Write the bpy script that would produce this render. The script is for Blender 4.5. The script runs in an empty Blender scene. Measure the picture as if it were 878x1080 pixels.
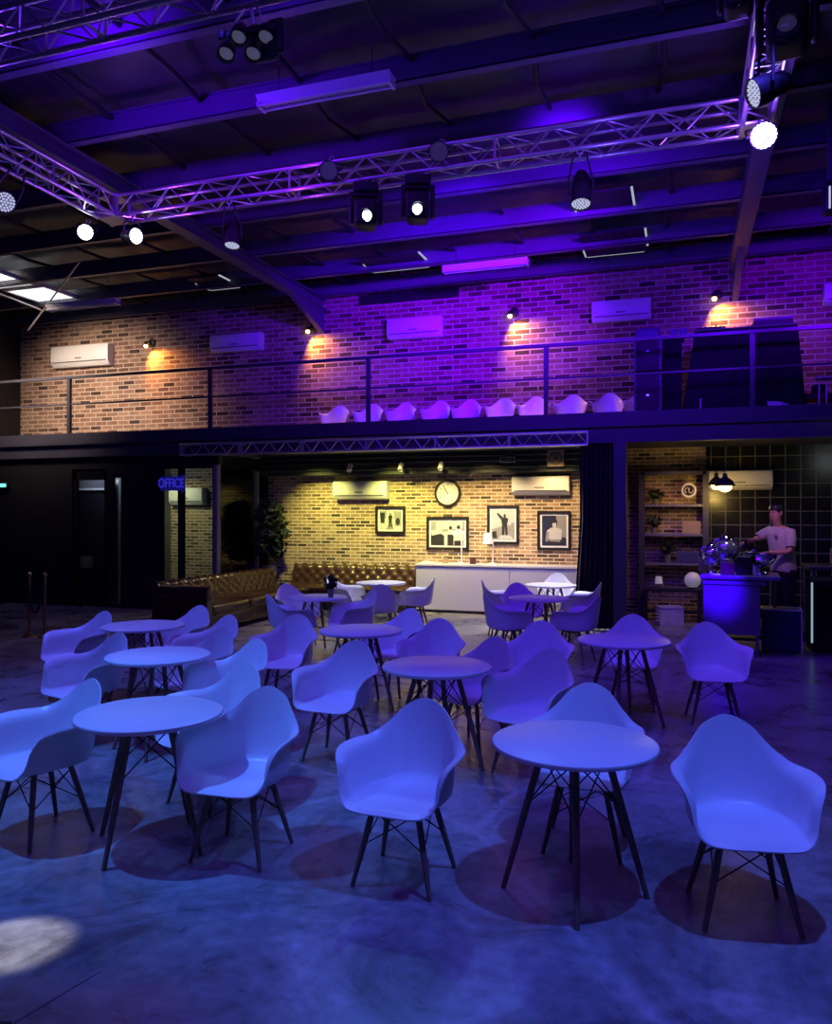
import bpy, math, random
from mathutils import Vector, Matrix, Quaternion
random.seed(7)
D = bpy.data
COL = bpy.context.scene.collection
SC = bpy.context.scene
PI = math.pi

# ------------------------------------------------------------------ camera
F = 836.0; CX = 439.0; HZ = 541.0; EYE = 1.85
YAW = math.radians(18.6); S = math.sin(YAW); C = math.cos(YAW)
cam = D.cameras.new('camera'); cam_o = D.objects.new('camera', cam); COL.objects.link(cam_o)
cam.sensor_fit = 'VERTICAL'; cam.sensor_height = 36.0; cam.lens = F/1080*36
cam.shift_y = (HZ-540)/1080; cam.clip_start = 0.05; cam.clip_end = 200
cam_o.location = (0, 0, EYE); cam_o.rotation_euler = (PI/2, 0, YAW)
SC.camera = cam_o

def at_depth(px, py, d):
    u = (px-CX)/F
    return Vector((d*(-S+C*u), d*(C+S*u), EYE+(HZ-py)*d/F))
def on_y(px, py, Y):
    u = (px-CX)/F
    return at_depth(px, py, Y/(C+S*u))
def on_x(px, py, X):
    u = (px-CX)/F
    return at_depth(px, py, X/(-S+C*u))
def on_z(px, py, z):
    return at_depth(px, py, (z-EYE)*F/(HZ-py))
def floor_at(px, d, z=0.0):
    p = at_depth(px, HZ, d); return Vector((p.x, p.y, z))

# ------------------------------------------------------------------ mesh builder
class MB:
    def __init__(s): s.v = []; s.f = []; s.m = []; s.mi = 0
    def add(s, verts, faces):
        o = len(s.v); s.v += [tuple(p) for p in verts]
        for f in faces: s.f.append([i+o for i in f]); s.m.append(s.mi)
    def box(s, x0, x1, y0, y1, z0, z1, M=None):
        vs = [Vector((x, y, z)) for z in (z0, z1) for y in (y0, y1) for x in (x0, x1)]
        if M: vs = [M @ v for v in vs]
        s.add(vs, [(0,2,3,1),(4,5,7,6),(0,1,5,4),(2,6,7,3),(0,4,6,2),(1,3,7,5)])
        return s
    def cbox(s, c, sx, sy, sz, M=None):
        return s.box(c[0]-sx/2, c[0]+sx/2, c[1]-sy/2, c[1]+sy/2, c[2]-sz/2, c[2]+sz/2, M)
    def rbox(s, x0, x1, y0, y1, z0, z1, r=0.02, n=3, M=None):
        # box rounded in all directions
        cx,cy,cz=(x0+x1)/2,(y0+y1)/2,(z0+z1)/2; hx,hy,hz=(x1-x0)/2-r,(y1-y0)/2-r,(z1-z0)/2-r
        rows=[]
        segs=4*(n+1)
        lat=[]
        for i in range(n+1): lat.append((-1, -PI/2+PI/2*i/n))
        for i in range(n+1): lat.append((1, PI/2*i/n))
        for sg,a in lat:
            row=[]
            for q,(qx,qy) in enumerate(((1,1),(-1,1),(-1,-1),(1,-1))):
                for i in range(n+1):
                    b=PI/2*q+PI/2*i/n
                    p=Vector((cx+qx*hx+r*math.cos(a)*math.cos(b), cy+qy*hy+r*math.cos(a)*math.sin(b), cz+sg*hz+r*math.sin(a)))
                    row.append(M@p if M else p)
            rows.append(row)
        s.rings(rows, cap=True); return s
    def rings(s, rows, closed=True, cap=False):
        n=len(rows[0]); vs=[p for r in rows for p in r]; fs=[]
        for i in range(len(rows)-1):
            for j in range(n if closed else n-1):
                k=(j+1)%n
                fs.append((i*n+j,i*n+k,(i+1)*n+k,(i+1)*n+j))
        if cap:
            fs.append(tuple(range(n))[::-1]); fs.append(tuple((len(rows)-1)*n+j for j in range(n)))
        s.add(vs, fs)
    def tube(s, pts, r, n=8, r2=None, cap=True):
        pts=[Vector(p) for p in pts]; rows=[]
        m=len(pts); up=None
        for i,p in enumerate(pts):
            t=(pts[min(i+1,m-1)]-pts[max(i-1,0)]).normalized()
            if up is None:
                up=Vector((0,0,1)) if abs(t.z)<.9 else Vector((1,0,0))
            a=t.cross(up)
            if a.length<1e-5: a=t.cross(Vector((0,1,0)))
            a.normalize(); b=a.cross(t).normalized(); up=b
            if isinstance(r,(list,tuple)): rr=r[i]
            else: rr=r+( (r2-r)*i/(m-1) if r2 is not None else 0)
            rows.append([p+(a*math.cos(2*PI*j/n)+b*math.sin(2*PI*j/n))*rr for j in range(n)])
        s.rings(rows, cap=cap); return s
    def lathe(s, prof, n=24, M=None, cap=True):
        rows=[]
        for (r,z) in prof:
            row=[Vector((r*math.cos(2*PI*j/n), r*math.sin(2*PI*j/n), z)) for j in range(n)]
            if M: row=[M@p for p in row]
            rows.append(row)
        s.rings(rows, cap=cap); return s
    def ball(s, c, r, n=12, sc=(1,1,1), M=None):
        c=Vector(c); rows=[]
        h=max(4,n//2)
        for i in range(h+1):
            a=-PI/2+PI*i/h; ca=max(math.cos(a),1e-3)
            row=[Vector((c.x+r*sc[0]*ca*math.cos(2*PI*j/n), c.y+r*sc[1]*ca*math.sin(2*PI*j/n), c.z+r*sc[2]*math.sin(a))) for j in range(n)]
            if M: row=[M@p for p in row]
            rows.append(row)
        s.rings(rows, cap=True); return s
    def poly(s, pts):
        s.add(pts, [tuple(range(len(pts)))]); return s
    def build(s, name, mats, parent=None, smooth=None, loc=(0,0,0), rotz=0):
        me=D.meshes.new(name); me.from_pydata(s.v, [], s.f)
        if not isinstance(mats,(list,tuple)): mats=[mats]
        for m in mats: me.materials.append(m)
        for p,mi in zip(me.polygons, s.m): p.material_index=mi
        me.validate()
        if smooth is not None:
            for p in me.polygons: p.use_smooth=True
            try: me.set_sharp_from_angle(angle=math.radians(smooth))
            except Exception: pass
        me.update()
        o=D.objects.new(name, me); COL.objects.link(o)
        if parent is not None: o.parent=parent
        o.location=loc; o.rotation_euler=(0,0,rotz)
        return o

def tag(o, label=None, cat=None, group=None, kind=None):
    if label: o['label']=label
    if cat: o['category']=cat
    if group: o['group']=group
    if kind: o['kind']=kind
    return o
def thing(name, label, cat, loc=(0,0,0), rotz=0, group=None):
    o=D.objects.new(name, None); COL.objects.link(o); o.empty_display_size=.1
    o.location=loc; o.rotation_euler=(0,0,rotz)
    return tag(o,label,cat,group)
def struct(o, label=None): return tag(o,label,None,None,'structure')
def dup(root, loc, rotz, label=None, group=None):
    r=root.copy(); COL.objects.link(r); r.location=loc; r.rotation_euler=(0,0,rotz)
    if label: r['label']=label
    if group: r['group']=group
    for ch in list(root.children):
        c=ch.copy(); COL.objects.link(c); c.parent=r
        for g in list(ch.children):
            d=g.copy(); COL.objects.link(d); d.parent=c
    return r
def align(d):
    # matrix taking +Z to direction d
    return Vector(d).normalized().to_track_quat('Z','Y').to_matrix().to_4x4()

# ------------------------------------------------------------------ materials
def nodes(name):
    m=D.materials.new(name); m.use_nodes=True
    nt=m.node_tree; b=nt.nodes['Principled BSDF']
    return m,nt,b
def mat(name, col, rough=.5, metal=0, var=.12, scale=12, bump=0, emit=None, es=0, spec=.5, coat=0, trans=0):
    m,nt,b=nodes(name)
    tc=nt.nodes.new('ShaderNodeTexCoord'); nz=nt.nodes.new('ShaderNodeTexNoise')
    nz.inputs['Scale'].default_value=scale; nz.inputs['Detail'].default_value=4
    nt.links.new(tc.outputs['Object'], nz.inputs['Vector'])
    mx=nt.nodes.new('ShaderNodeMix'); mx.data_type='RGBA'
    mx.inputs['A'].default_value=tuple(c*(1-var) for c in col)+(1,)
    mx.inputs['B'].default_value=tuple(min(1,c*(1+var)) for c in col)+(1,)
    nt.links.new(nz.outputs['Fac'], mx.inputs['Factor'])
    nt.links.new(mx.outputs['Result'], b.inputs['Base Color'])
    b.inputs['Roughness'].default_value=rough; b.inputs['Metallic'].default_value=metal
    b.inputs['Specular IOR Level'].default_value=spec
    if coat: b.inputs['Coat Weight'].default_value=coat
    if trans: b.inputs['Transmission Weight'].default_value=trans
    if bump:
        bp=nt.nodes.new('ShaderNodeBump'); bp.inputs['Strength'].default_value=bump; bp.inputs['Distance'].default_value=.02
        nt.links.new(nz.outputs['Fac'], bp.inputs['Height']); nt.links.new(bp.outputs['Normal'], b.inputs['Normal'])
    if emit:
        b.inputs['Emission Color'].default_value=tuple(emit)+(1,); b.inputs['Emission Strength'].default_value=es
    return m
def brick_mat(name, c1, c2, c3, mortar, bw, bh, msize, offset=.5, rough=.8, bumpd=.01, spec=.3, tint=None):
    m,nt,b=nodes(name); N=nt.nodes.new; L=nt.links.new
    tc=N('ShaderNodeTexCoord'); sp=N('ShaderNodeSeparateXYZ'); cb=N('ShaderNodeCombineXYZ')
    L(tc.outputs['Object'], sp.inputs[0]); L(sp.outputs['X'], cb.inputs['X']); L(sp.outputs['Z'], cb.inputs['Y'])
    br=N('ShaderNodeTexBrick'); L(cb.outputs[0], br.inputs['Vector'])
    br.inputs['Scale'].default_value=1; br.inputs['Brick Width'].default_value=bw; br.inputs['Row Height'].default_value=bh
    br.inputs['Mortar Size'].default_value=msize; br.inputs['Mortar Smooth'].default_value=.1; br.offset=offset
    br.inputs['Color1'].default_value=(0,0,0,1); br.inputs['Color2'].default_value=(1,1,1,1); br.inputs['Mortar'].default_value=(.5,.5,.5,1)
    rp=N('ShaderNodeValToRGB'); e=rp.color_ramp.elements
    e[0].position=0; e[0].color=tuple(c1)+(1,); e[1].position=1; e[1].color=tuple(c3)+(1,)
    e2=e.new(.38); e2.color=tuple(c2)+(1,)
    L(br.outputs['Color'], rp.inputs['Fac'])
    nz=N('ShaderNodeTexNoise'); nz.inputs['Scale'].default_value=9; nz.inputs['Detail'].default_value=6; L(tc.outputs['Object'], nz.inputs['Vector'])
    mu=N('ShaderNodeMix'); mu.data_type='RGBA'; mu.blend_type='MULTIPLY'; mu.inputs['Factor'].default_value=.6
    L(rp.outputs['Color'], mu.inputs['A'])
    cr=N('ShaderNodeValToRGB'); cr.color_ramp.elements[0].position=.3; cr.color_ramp.elements[0].color=(.35,.35,.35,1); cr.color_ramp.elements[1].position=.7
    L(nz.outputs['Fac'], cr.inputs['Fac']); L(cr.outputs['Color'], mu.inputs['B'])
    mx=N('ShaderNodeMix'); mx.data_type='RGBA'; L(br.outputs['Fac'], mx.inputs['Factor'])
    L(mu.outputs['Result'], mx.inputs['A']); mx.inputs['B'].default_value=tuple(mortar)+(1,)
    L(mx.outputs['Result'], b.inputs['Base Color'])
    b.inputs['Roughness'].default_value=rough; b.inputs['Specular IOR Level'].default_value=spec
    bp=N('ShaderNodeBump'); bp.invert=True; bp.inputs['Distance'].default_value=bumpd; bp.inputs['Strength'].default_value=.8
    L(br.outputs['Fac'], bp.inputs['Height']); L(bp.outputs['Normal'], b.inputs['Normal'])
    return m
def floor_mat():
    m,nt,b=nodes('polished_concrete'); N=nt.nodes.new; L=nt.links.new
    tc=N('ShaderNodeTexCoord')
    n1=N('ShaderNodeTexNoise'); n1.inputs['Scale'].default_value=1.3; n1.inputs['Detail'].default_value=9; n1.inputs['Roughness'].default_value=.65; n1.inputs['Distortion'].default_value=1.2
    n2=N('ShaderNodeTexNoise'); n2.inputs['Scale'].default_value=14; n2.inputs['Detail'].default_value=8
    n3=N('ShaderNodeTexNoise'); n3.inputs['Scale'].default_value=.45; n3.inputs['Detail'].default_value=3
    for n in (n1,n2,n3): L(tc.outputs['Object'], n.inputs['Vector'])
    r1=N('ShaderNodeValToRGB'); e=r1.color_ramp.elements
    e[0].position=.36; e[0].color=(.14,.135,.135,1); e[1].position=.66; e[1].color=(.46,.45,.44,1)
    L(n1.outputs['Fac'], r1.inputs['Fac'])
    r2=N('ShaderNodeValToRGB'); r2.color_ramp.elements[0].position=.3; r2.color_ramp.elements[0].color=(.6,.6,.6,1); r2.color_ramp.elements[1].position=.62
    L(n2.outputs['Fac'], r2.inputs['Fac'])
    mu=N('ShaderNodeMix'); mu.data_type='RGBA'; mu.blend_type='MULTIPLY'; mu.inputs['Factor'].default_value=.8
    L(r1.outputs['Color'], mu.inputs['A']); L(r2.outputs['Color'], mu.inputs['B'])
    # thin pale cracks
    vo=N('ShaderNodeTexVoronoi'); vo.feature='DISTANCE_TO_EDGE'; vo.inputs['Scale'].default_value=.34
    wv=N('ShaderNodeMix'); wv.data_type='VECTOR'; wv.inputs['Factor'].default_value=.12
    L(tc.outputs['Object'], wv.inputs['A']); L(n1.outputs['Color'], wv.inputs['B']); L(wv.outputs['Result'], vo.inputs['Vector'])
    cr=N('ShaderNodeValToRGB'); cr.color_ramp.elements[0].position=0; cr.color_ramp.elements[0].color=(1,1,1,1); cr.color_ramp.elements[1].position=.012; cr.color_ramp.elements[1].color=(0,0,0,1)
    L(vo.outputs['Distance'], cr.inputs['Fac'])
    ml=N('ShaderNodeMath'); ml.operation='MULTIPLY'; L(cr.outputs['Color'], ml.inputs[0]); L(n2.outputs['Fac'], ml.inputs[1])
    m2=N('ShaderNodeMix'); m2.data_type='RGBA'; L(ml.outputs[0], m2.inputs['Factor']); L(mu.outputs['Result'], m2.inputs['A']); m2.inputs['B'].default_value=(.5,.5,.5,1)
    L(m2.outputs['Result'], b.inputs['Base Color'])
    mr=N('ShaderNodeMapRange'); mr.inputs['To Min'].default_value=.16; mr.inputs['To Max'].default_value=.42
    L(n1.outputs['Fac'], mr.inputs['Value']); L(mr.outputs[0], b.inputs['Roughness'])
    bp=N('ShaderNodeBump'); bp.inputs['Strength'].default_value=.12; bp.inputs['Distance'].default_value=.01
    L(n2.outputs['Fac'], bp.inputs['Height']); L(bp.outputs['Normal'], b.inputs['Normal'])
    b.inputs['Specular IOR Level'].default_value=.5
    return m
def glass_mat(name, tint=(.8,.85,.9), alpha=.25):
    m,nt,b=nodes(name); N=nt.nodes.new; L=nt.links.new
    out=nt.nodes['Material Output']
    tr=N('ShaderNodeBsdfTransparent'); tr.inputs['Color'].default_value=tuple(tint)+(1,)
    gl=N('ShaderNodeBsdfGlossy'); gl.inputs['Roughness'].default_value=.03
    fr=N('ShaderNodeFresnel'); fr.inputs['IOR'].default_value=1.5
    mx=N('ShaderNodeMixShader'); L(fr.outputs[0], mx.inputs[0]); L(tr.outputs[0], mx.inputs[1]); L(gl.outputs[0], mx.inputs[2])
    L(mx.outputs[0], out.inputs['Surface'])
    return m

M={}
M['floor']=floor_mat()
M['plastic']=mat('white_moulded_plastic',(.80,.80,.82),.34,var=.02,spec=.5)
M['tabletop']=mat('white_table_laminate',(.74,.75,.77),.38,var=.03)
M['wood']=mat('dark_walnut_leg',(.22,.14,.10),.42,var=.35,scale=30)
M['wire']=mat('black_wire',(.012,.012,.014),.35,metal=.6)
M['black']=mat('matt_black',(.010,.010,.012),.55)
M['blackgloss']=mat('gloss_black',(.012,.012,.014),.2)
M['blackpaint']=mat('black_painted_partition',(.012,.012,.016),.5)
M['cloth']=mat('black_drape_cloth',(.010,.010,.013),.9,scale=60,var=.3)
M['steelbeam']=mat('painted_roof_steel',(.11,.11,.14),.45,var=.2,scale=3)
M['deck']=mat('painted_deck_steel',(.05,.05,.075),.45,var=.25,scale=2)
M['rail']=mat('painted_rail_steel',(.05,.05,.07),.35)
M['ceil']=mat('sarking_foil_dark',(.040,.040,.050),.5,var=.5,scale=2.5,bump=.5)
M['alu']=mat('brushed_aluminium',(.62,.62,.66),.3,metal=.85,var=.1)
M['chrome']=mat('chrome',(.8,.8,.82),.08,metal=1,var=.03)
M['brass']=mat('brass',(.45,.32,.14),.3,metal=1)
M['ac']=mat('white_ac_plastic',(.80,.79,.76),.4,var=.03)
M['acdark']=mat('ac_vent_dark',(.06,.06,.06),.6)
M['white']=mat('white_paint',(.78,.77,.78),.45,var=.03)
M['counter']=mat('white_counter_laminate',(.62,.61,.66),.35,var=.03)
M['frameblack']=mat('black_frame_wood',(.012,.012,.012),.35)
M['mount']=mat('white_mount_card',(.82,.82,.80),.7,var=.02)
M['leather']=mat('brown_leather',(.055,.026,.015),.27,var=.45,scale=7,bump=.15)
M['foliage']=mat('dark_foliage',(.014,.026,.012),.5,var=.5,scale=6)
M['brickup']=brick_mat('mezzanine_brick',(.06,.035,.028),(.32,.18,.115),(.47,.30,.20),(.58,.47,.37),.30,.098,.011)
M['brickdn']=brick_mat('lounge_brick',(.06,.04,.03),(.34,.21,.12),(.50,.35,.20),(.62,.54,.42),.215,.068,.009)
M['tile']=brick_mat('black_square_tile',(.008,.010,.011),(.012,.014,.015),(.017,.019,.019),(.15,.155,.14),.235,.235,.009,offset=0,rough=.25,bumpd=.003,spec=.5)
M['grey']=mat('grey_panel',(.16,.165,.18),.6)
M['stainless']=mat('stainless_sheet',(.55,.55,.58),.28,metal=1,var=.12,scale=5)
M['barsteel']=mat('brushed_bar_steel',(.20,.20,.30),.30,metal=.3,var=.15)
M['silvered']=mat('silvered_glass',(.55,.56,.6),.14,metal=.8,var=.05)
M['bulk']=mat('dark_service_beam',(.045,.05,.045),.6,var=.3)
M['skin']=mat('skin',(.50,.28,.20),.5,var=.05)
M['hair']=mat('dark_hair',(.012,.009,.008),.5)
M['tee']=mat('pale_grey_tee',(.40,.38,.38),.85,var=.08)
M['trouser']=mat('black_trousers',(.010,.010,.012),.85)
M['carton']=mat('kraft_board',(.36,.26,.17),.8)
M['bluebox']=mat('blue_plastic_crate',(.05,.055,.16),.45)
M['mat']=mat('rubber_mat',(.035,.045,.05),.7,scale=40,var=.4)
M['paper']=mat('white_paper',(.75,.74,.72),.8)
M['maroon']=mat('maroon_box',(.08,.02,.03),.5)
M['potgrey']=mat('grey_pot',(.14,.14,.15),.6)
M['print_l']=mat('photo_light_tone',(.48,.49,.48),.35,var=.12)
M['print_m']=mat('photo_mid_tone',(.26,.26,.26),.35,var=.2)
M['print_d']=mat('photo_dark_tone',(.025,.025,.027),.35,var=.2)
M['navy']=mat('photo_navy_tone',(.02,.025,.06),.35,var=.2)
M['glass']=glass_mat('clear_glass')
M['darkglass']=glass_mat('smoked_glass',(.72,.74,.78))
M['jarglass']=glass_mat('jar_glass',(.8,.82,.85))
def emis(name,c,s): return mat(name,(.05,.05,.05),.4,emit=c,es=s,var=0)
M['lens_hot']=emis('lens_hot',(.93,.90,1),14)
M['lens_beam']=emis('lens_beam',(.72,.95,1),9)
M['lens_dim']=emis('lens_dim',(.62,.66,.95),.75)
M['lens_off']=mat('lens_off',(.07,.07,.09),.15,emit=(.3,.25,.8),es=.05)
M['led_dot']=mat('led_dot_dark',(.03,.03,.06),.2,emit=(.2,.1,.7),es=.1)
M['lens_grey']=mat('lens_grey',(.14,.14,.18),.15,emit=(.5,.5,.8),es=.10)
M['bulb']=emis('warm_bulb',(1,.62,.22),9)
M['bulbbig']=emis('pendant_glow',(1,.72,.22),5)
M['sky']=emis('daylight_panel',(.93,.97,1),1.5)
M['slit']=emis('light_leak',(.8,.9,1),.45)
M['exit']=emis('teal_lamp',(.2,.9,.75),1.6)
M['signblue']=mat('blue_sign',(.02,.02,.2),.4,emit=(.03,.02,.55),es=.16)
M['signtext']=mat('blue_letters',(.02,.02,.12),.4,emit=(.06,.05,1.0),es=.5)
M['batten']=mat('white_batten',(.7,.7,.74),.35,var=.03)
M['tubeglass']=mat('unlit_tube',(.75,.75,.8),.25,var=.02)
M['fridgeled']=emis('fridge_edge_light',(.45,.75,.85),.55)
M['globe']=mat('white_globe',(.72,.70,.70),.3,var=.02,emit=(.8,.75,.75),es=.12)
M['shade']=mat('white_lamp_shade',(.75,.75,.72),.6,var=.02,emit=(.9,.85,.75),es=.15)

# ------------------------------------------------------------------ room shell
WY=14.7; XL=-14.77; XR=8.66; ZR=6.55; YF=-3.0
struct(MB().box(XL-.2,XR+.2,YF-.2,WY+.2,-.2,0).build('floor',M['floor']))
struct(MB().box(XL-.2,XR+.2,WY,WY+.2,3.05,6.9).build('wall_back_upper',M['brickup']))
# lower back wall in sections: office + lounge (brick) and bar (tile)
xt=on_y(745,541,WY).x
struct(MB().box(XL-.2,xt,WY,WY+.2,0,3.05).build('wall_back',M['brickdn']))
struct(MB().box(xt,XR+.2,WY-.02,WY+.2,0,3.05).build('wall_back_tiled',M['tile']))
struct(MB().box(XL-.2,XL,YF-.2,WY,0,6.9).build('wall_left',M['blackpaint']))
struct(MB().box(XR,XR+.2,YF-.2,WY,0,6.9).build('wall_right',M['blackpaint']))
struct(MB().box(XL,XR,YF-.2,YF,0,6.9).build('wall_front',M['blackpaint']))
# ceiling of sagging insulation between the purlins
purl=[4.76,6.16,7.56,8.96,10.4,11.85,13.25,14.5]
b=MB(); ys=[YF]+[YF+i*.2 for i in range(1,int((WY-YF)/.2)+1)]+[WY]; nx=100
rows=[]
for y in ys:
    ph=((y-7.56)/1.42); sag=.10*(math.sin(PI*(ph%1)))
    row=[]
    for i in range(nx+1):
        x=XL+(XR-XL)*i/nx
        fx=(x/1.17)%1; rib=.05*math.exp(-((fx-.5)/.06)**2)
        row.append(Vector((x,y,ZR+.05-sag*(.6+.4*math.sin(x*3.1+y))-rib-.015*math.sin(x*7+y*5)*math.sin(y*9))))
    rows.append(row)
b.rings(rows,closed=False)
struct(b.build('ceiling',M['ceil'],smooth=60))
# dark seam straps running front to back under the insulation
for i,x in enumerate([-13.4,-12.2,-11,-9.8,-8.6,-7.4,-6.2,-5,-3.8,-2.6,-1.4,-.2,1.0,2.2,3.4]):
    m=MB()
    for k in range(len(purl)-1):
        y0,y1=purl[k],purl[k+1]
        m.tube([(x+.05*math.sin(k*2+i),y0,6.40),(x+.08*math.sin(k+i),(y0+y1)/2,6.34),(x+.05*math.sin(k*2+2+i),y1,6.40)],.03,6)
    struct(m.build('ceiling_strap',M['black']))
for y in purl:
    b=MB(); b.box(XL,XR,y-.035,y+.035,6.2,6.45); b.box(XL,XR,y-.035,y+.06,6.19,6.215); b.box(XL,XR,y-.06,y+.035,6.43,6.45)
    struct(b.build('ceiling_purlin',M['steelbeam']))
for x in (-6.96,.86):
    b=MB(); b.box(x-.11,x+.11,YF,WY,5.97,5.99); b.box(x-.012,x+.012,YF,WY,5.98,6.2); b.box(x-.11,x+.11,YF,WY,6.17,6.19)
    # haunch at the wall
    b.add([Vector((x+dx,y,z)) for dx in (-.05,.05) for (y,z) in ((WY,5.5),(WY,6.0),(WY-1.6,6.0))],[(0,2,1),(3,4,5),(0,1,4,3),(1,2,5,4),(0,3,5,2)])
    struct(b.build('ceiling_rafter',M['steelbeam']))
# skylights in the roof (bright) : things set in the ceiling
def skylight(px0,px1,py,label,lit=True,dy=.9):
    p0=on_z(px0,py,6.44); p1=on_z(px1,py,6.44); y=(p0.y+p1.y)/2
    t=thing('skylight',label,'skylight',((p0.x+p1.x)/2,y,6.30))
    w=abs(p1.x-p0.x)/2
    if lit:
        MB().box(-w,w,-dy/2,dy/2,-.02,.0).build('panel',M['sky'],t)
        b=MB(); b.box(-w-.05,w+.05,-dy/2-.05,-dy/2,-.04,.03); b.box(-w-.05,w+.05,dy/2,dy/2+.05,-.04,.03); b.box(-w-.05,-w,-dy/2,dy/2,-.04,.03); b.box(w,w+.05,-dy/2,dy/2,-.04,.03)
        b.build('frame',M['white'],t)
    else:
        MB().box(-w,w,-dy/2,dy/2,-.02,.0).build('cover_panel',M['black'],t)
        b=MB(); b.box(-w,w*.9,dy/2,dy/2+.03,-.02,0); b.box(w,w+.03,-dy/2,dy/2*.5,-.02,0); b.box(-w-.03,-w,-dy/2*.2,dy/2,-.02,0)
        b.build('edge_glow',M['slit'],t)
skylight(22,72,303,'bright skylight panel over the office end of the mezzanine, beside the batten',dy=1.0)
skylight(-32,16,284,'bright skylight panel cut by the photo edge above the mezzanine',dy=1.1)
skylight(606,668,203,'blacked out skylight with glowing edges, just behind the truss',False)
skylight(614,682,247,'blacked out skylight with glowing edges, the one closer to the brick wall',False,1.1)
skylight(382,452,268,'blacked out skylight above the wall end of the moving heads',False,.8)
skylight(206,246,290,'blacked out skylight leaking light beside the long rafter',False,.8)

a_=on_z(17,1078,0); c_=on_z(84,1038,0); e_=(c_-a_).normalized()
struct(MB().tube([a_-e_*1.5+Vector((0,0,.0005)),c_+e_*.1+Vector((0,0,.0005))],.003,5).build('floor_joint',M['grey']))
# ------------------------------------------------------------------ mezzanine
MY=12.8
struct(MB().box(XL,XR,MY+.1,WY,3.0,3.15).build('mezzanine_floor',M['deck']))
b=MB(); b.box(XL,XR,MY-.02,MY+.1,2.96,3.22); b.box(XL,XR,MY-.08,MY+.1,3.20,3.24); b.box(XL,XR,MY-.08,MY+.1,2.95,2.975); b.box(XL,XR,MY,MY+.06,3.24,3.44)
struct(b.build('trim_mezzanine_edge',M['deck']))
t=thing('mezzanine_railing','dark steel railing along the open edge of the mezzanine','railing',(0,MY+.03,3.44))
zt=on_y(573,362.7,MY).z-3.44; zm=(zt)*.52
MB().box(XL+.05,XR-.05,-.03,.03,zt-.05,zt).build('top_rail',M['rail'],t)
MB().box(XL+.05,XR-.05,-.02,.02,zm-.03,zm).build('mid_rail',M['rail'],t)
for px in (72,221,388,576,794):
    x=on_y(px,400,MY).x
    MB().box(x-.035,x+.035,-.03,.03,0,zt-.04).build('post',M['rail'],t)
for x in (XL+.1,5.2,8.0):
    MB().box(x-.035,x+.035,-.03,.03,0,zt-.04).build('post',M['rail'],t)
# bulkhead / service beam on lounge wall under deck
xb0=on_y(283,541,WY).x; xb1=on_y(618,541,WY).x
struct(MB().box(xb0,xb1+.4,WY-.35,WY,2.60,3.0).build('trim_service_beam',M['bulk']))
b=MB()
for z in (2.7,2.82,2.92): b.tube([(xb0,WY-.39,z),(xb1+.3,WY-.39,z)],.022,8)
struct(b.build('trim_conduit',M['bulk']))
# partition column block between lounge and bar
xc0=on_y(612,541,MY).x; xc1=on_y(648,541,MY).x; xc2=on_y(661,541,MY).x
struct(MB().box(xc1,xc2,MY-.1,MY+.25,0,2.96).build('column_steel',M['deck']))
# black curtain gathered beside column
b=MB(); rows=[]
for k in range(13):
    z=2.95-2.93*k/12; fl=.10*max(0,(k-5)/7)
    row=[]
    for i in range(41):
        x=xc0-fl+(xc1-xc0+fl)*i/40
        row.append(Vector((x,MY-.02+.05*math.sin(i*1.15)+.02*math.sin(i*.5+k*.3),z)))
    rows.append(row)
b.rings(rows,closed=False)
o=b.build('black_curtain',M['cloth'],smooth=60); tag(o,'black curtain hanging from the mezzanine edge beside the steel column','curtain')
# side wall of bar (short brick return, px 660-676)
struct(MB().box(on_y(648,541,WY).x-.05,on_y(654,541,WY).x,MY+.25,WY,0,3.0).build('wall_divider',M['blackpaint']))

# ------------------------------------------------------------------ office glazing (left)
GX=-8.2
# front partition at MY, black, with door and windows
def wallpanel(px0,px1,z0=0,z1=2.95):
    return on_y(px0,541,MY).x,on_y(px1,541,MY).x,z0,z1
b=MB()
xs=[on_y(p,541,MY).x for p in (76,113,119,129,168,226)]
yA,yB=MY,MY+.12
b.box(XL,xs[0],yA,yB,0,2.96)
b.box(xs[1],xs[2],yA,yB,0,2.96); b.box(xs[3],xs[4],yA,yB,0,2.96)
b.box(xs[0],xs[1],yA,yB,2.72,2.96); b.box(xs[2],xs[3],yA,yB,2.6,2.96)
b.box(xs[4],xs[5]+.1,yA,yB,2.75,2.96)
struct(b.build('wall_office_front',M['blackpaint']))
# door_1 with glass leaf
d=D.objects.new('door_1',None); COL.objects.link(d); d.location=(xs[0],MY+.06,0); struct(d)
w=xs[1]-xs[0]
b=MB(); b.box(0,.09,-.03,.03,0,2.72); b.box(w-.09,w,-.03,.03,0,2.72); b.box(0,w,-.03,.03,0,.75); b.box(0,w,-.03,.03,2.5,2.72)
b.build('door_frame',M['blackgloss'],d)
MB().box(.09,w-.09,-.006,.006,.75,2.5).build('pane',M['darkglass'],d)
MB().tube([(w-.12,-.08,.95),(w-.12,-.08,1.2)],.02,8).build('door_handle',M['chrome'],d)
# window_1 narrow side strip, window_2 office front, window_3 glass side wall
def win(name,x0,x1,z0,z1,y):
    o=D.objects.new(name,None); COL.objects.link(o); o.location=(x0,y,z0); struct(o)
    w=x1-x0;h=z1-z0
    b=MB(); b.box(0,.05,-.04,.04,0,h); b.box(w-.05,w,-.04,.04,0,h); b.box(.05,w-.05,-.04,.04,0,.06); b.box(.05,w-.05,-.04,.04,h-.06,h)
    b.build('window_frame',M['blackgloss'],o)
    MB().box(.05,w-.05,-.006,.006,.06,h-.06).build('pane',M['glass'],o); return o
win('window_1',xs[2],xs[3],0,2.6,MY+.06)
win('window_2',xs[4],xs[5],0,2.75,MY+.06)
mx=on_y(190,541,MY).x
struct(MB().box(mx-.05,mx+.05,MY,MY+.1,0,2.75).build('trim_mullion',M['blackgloss']))
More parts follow.
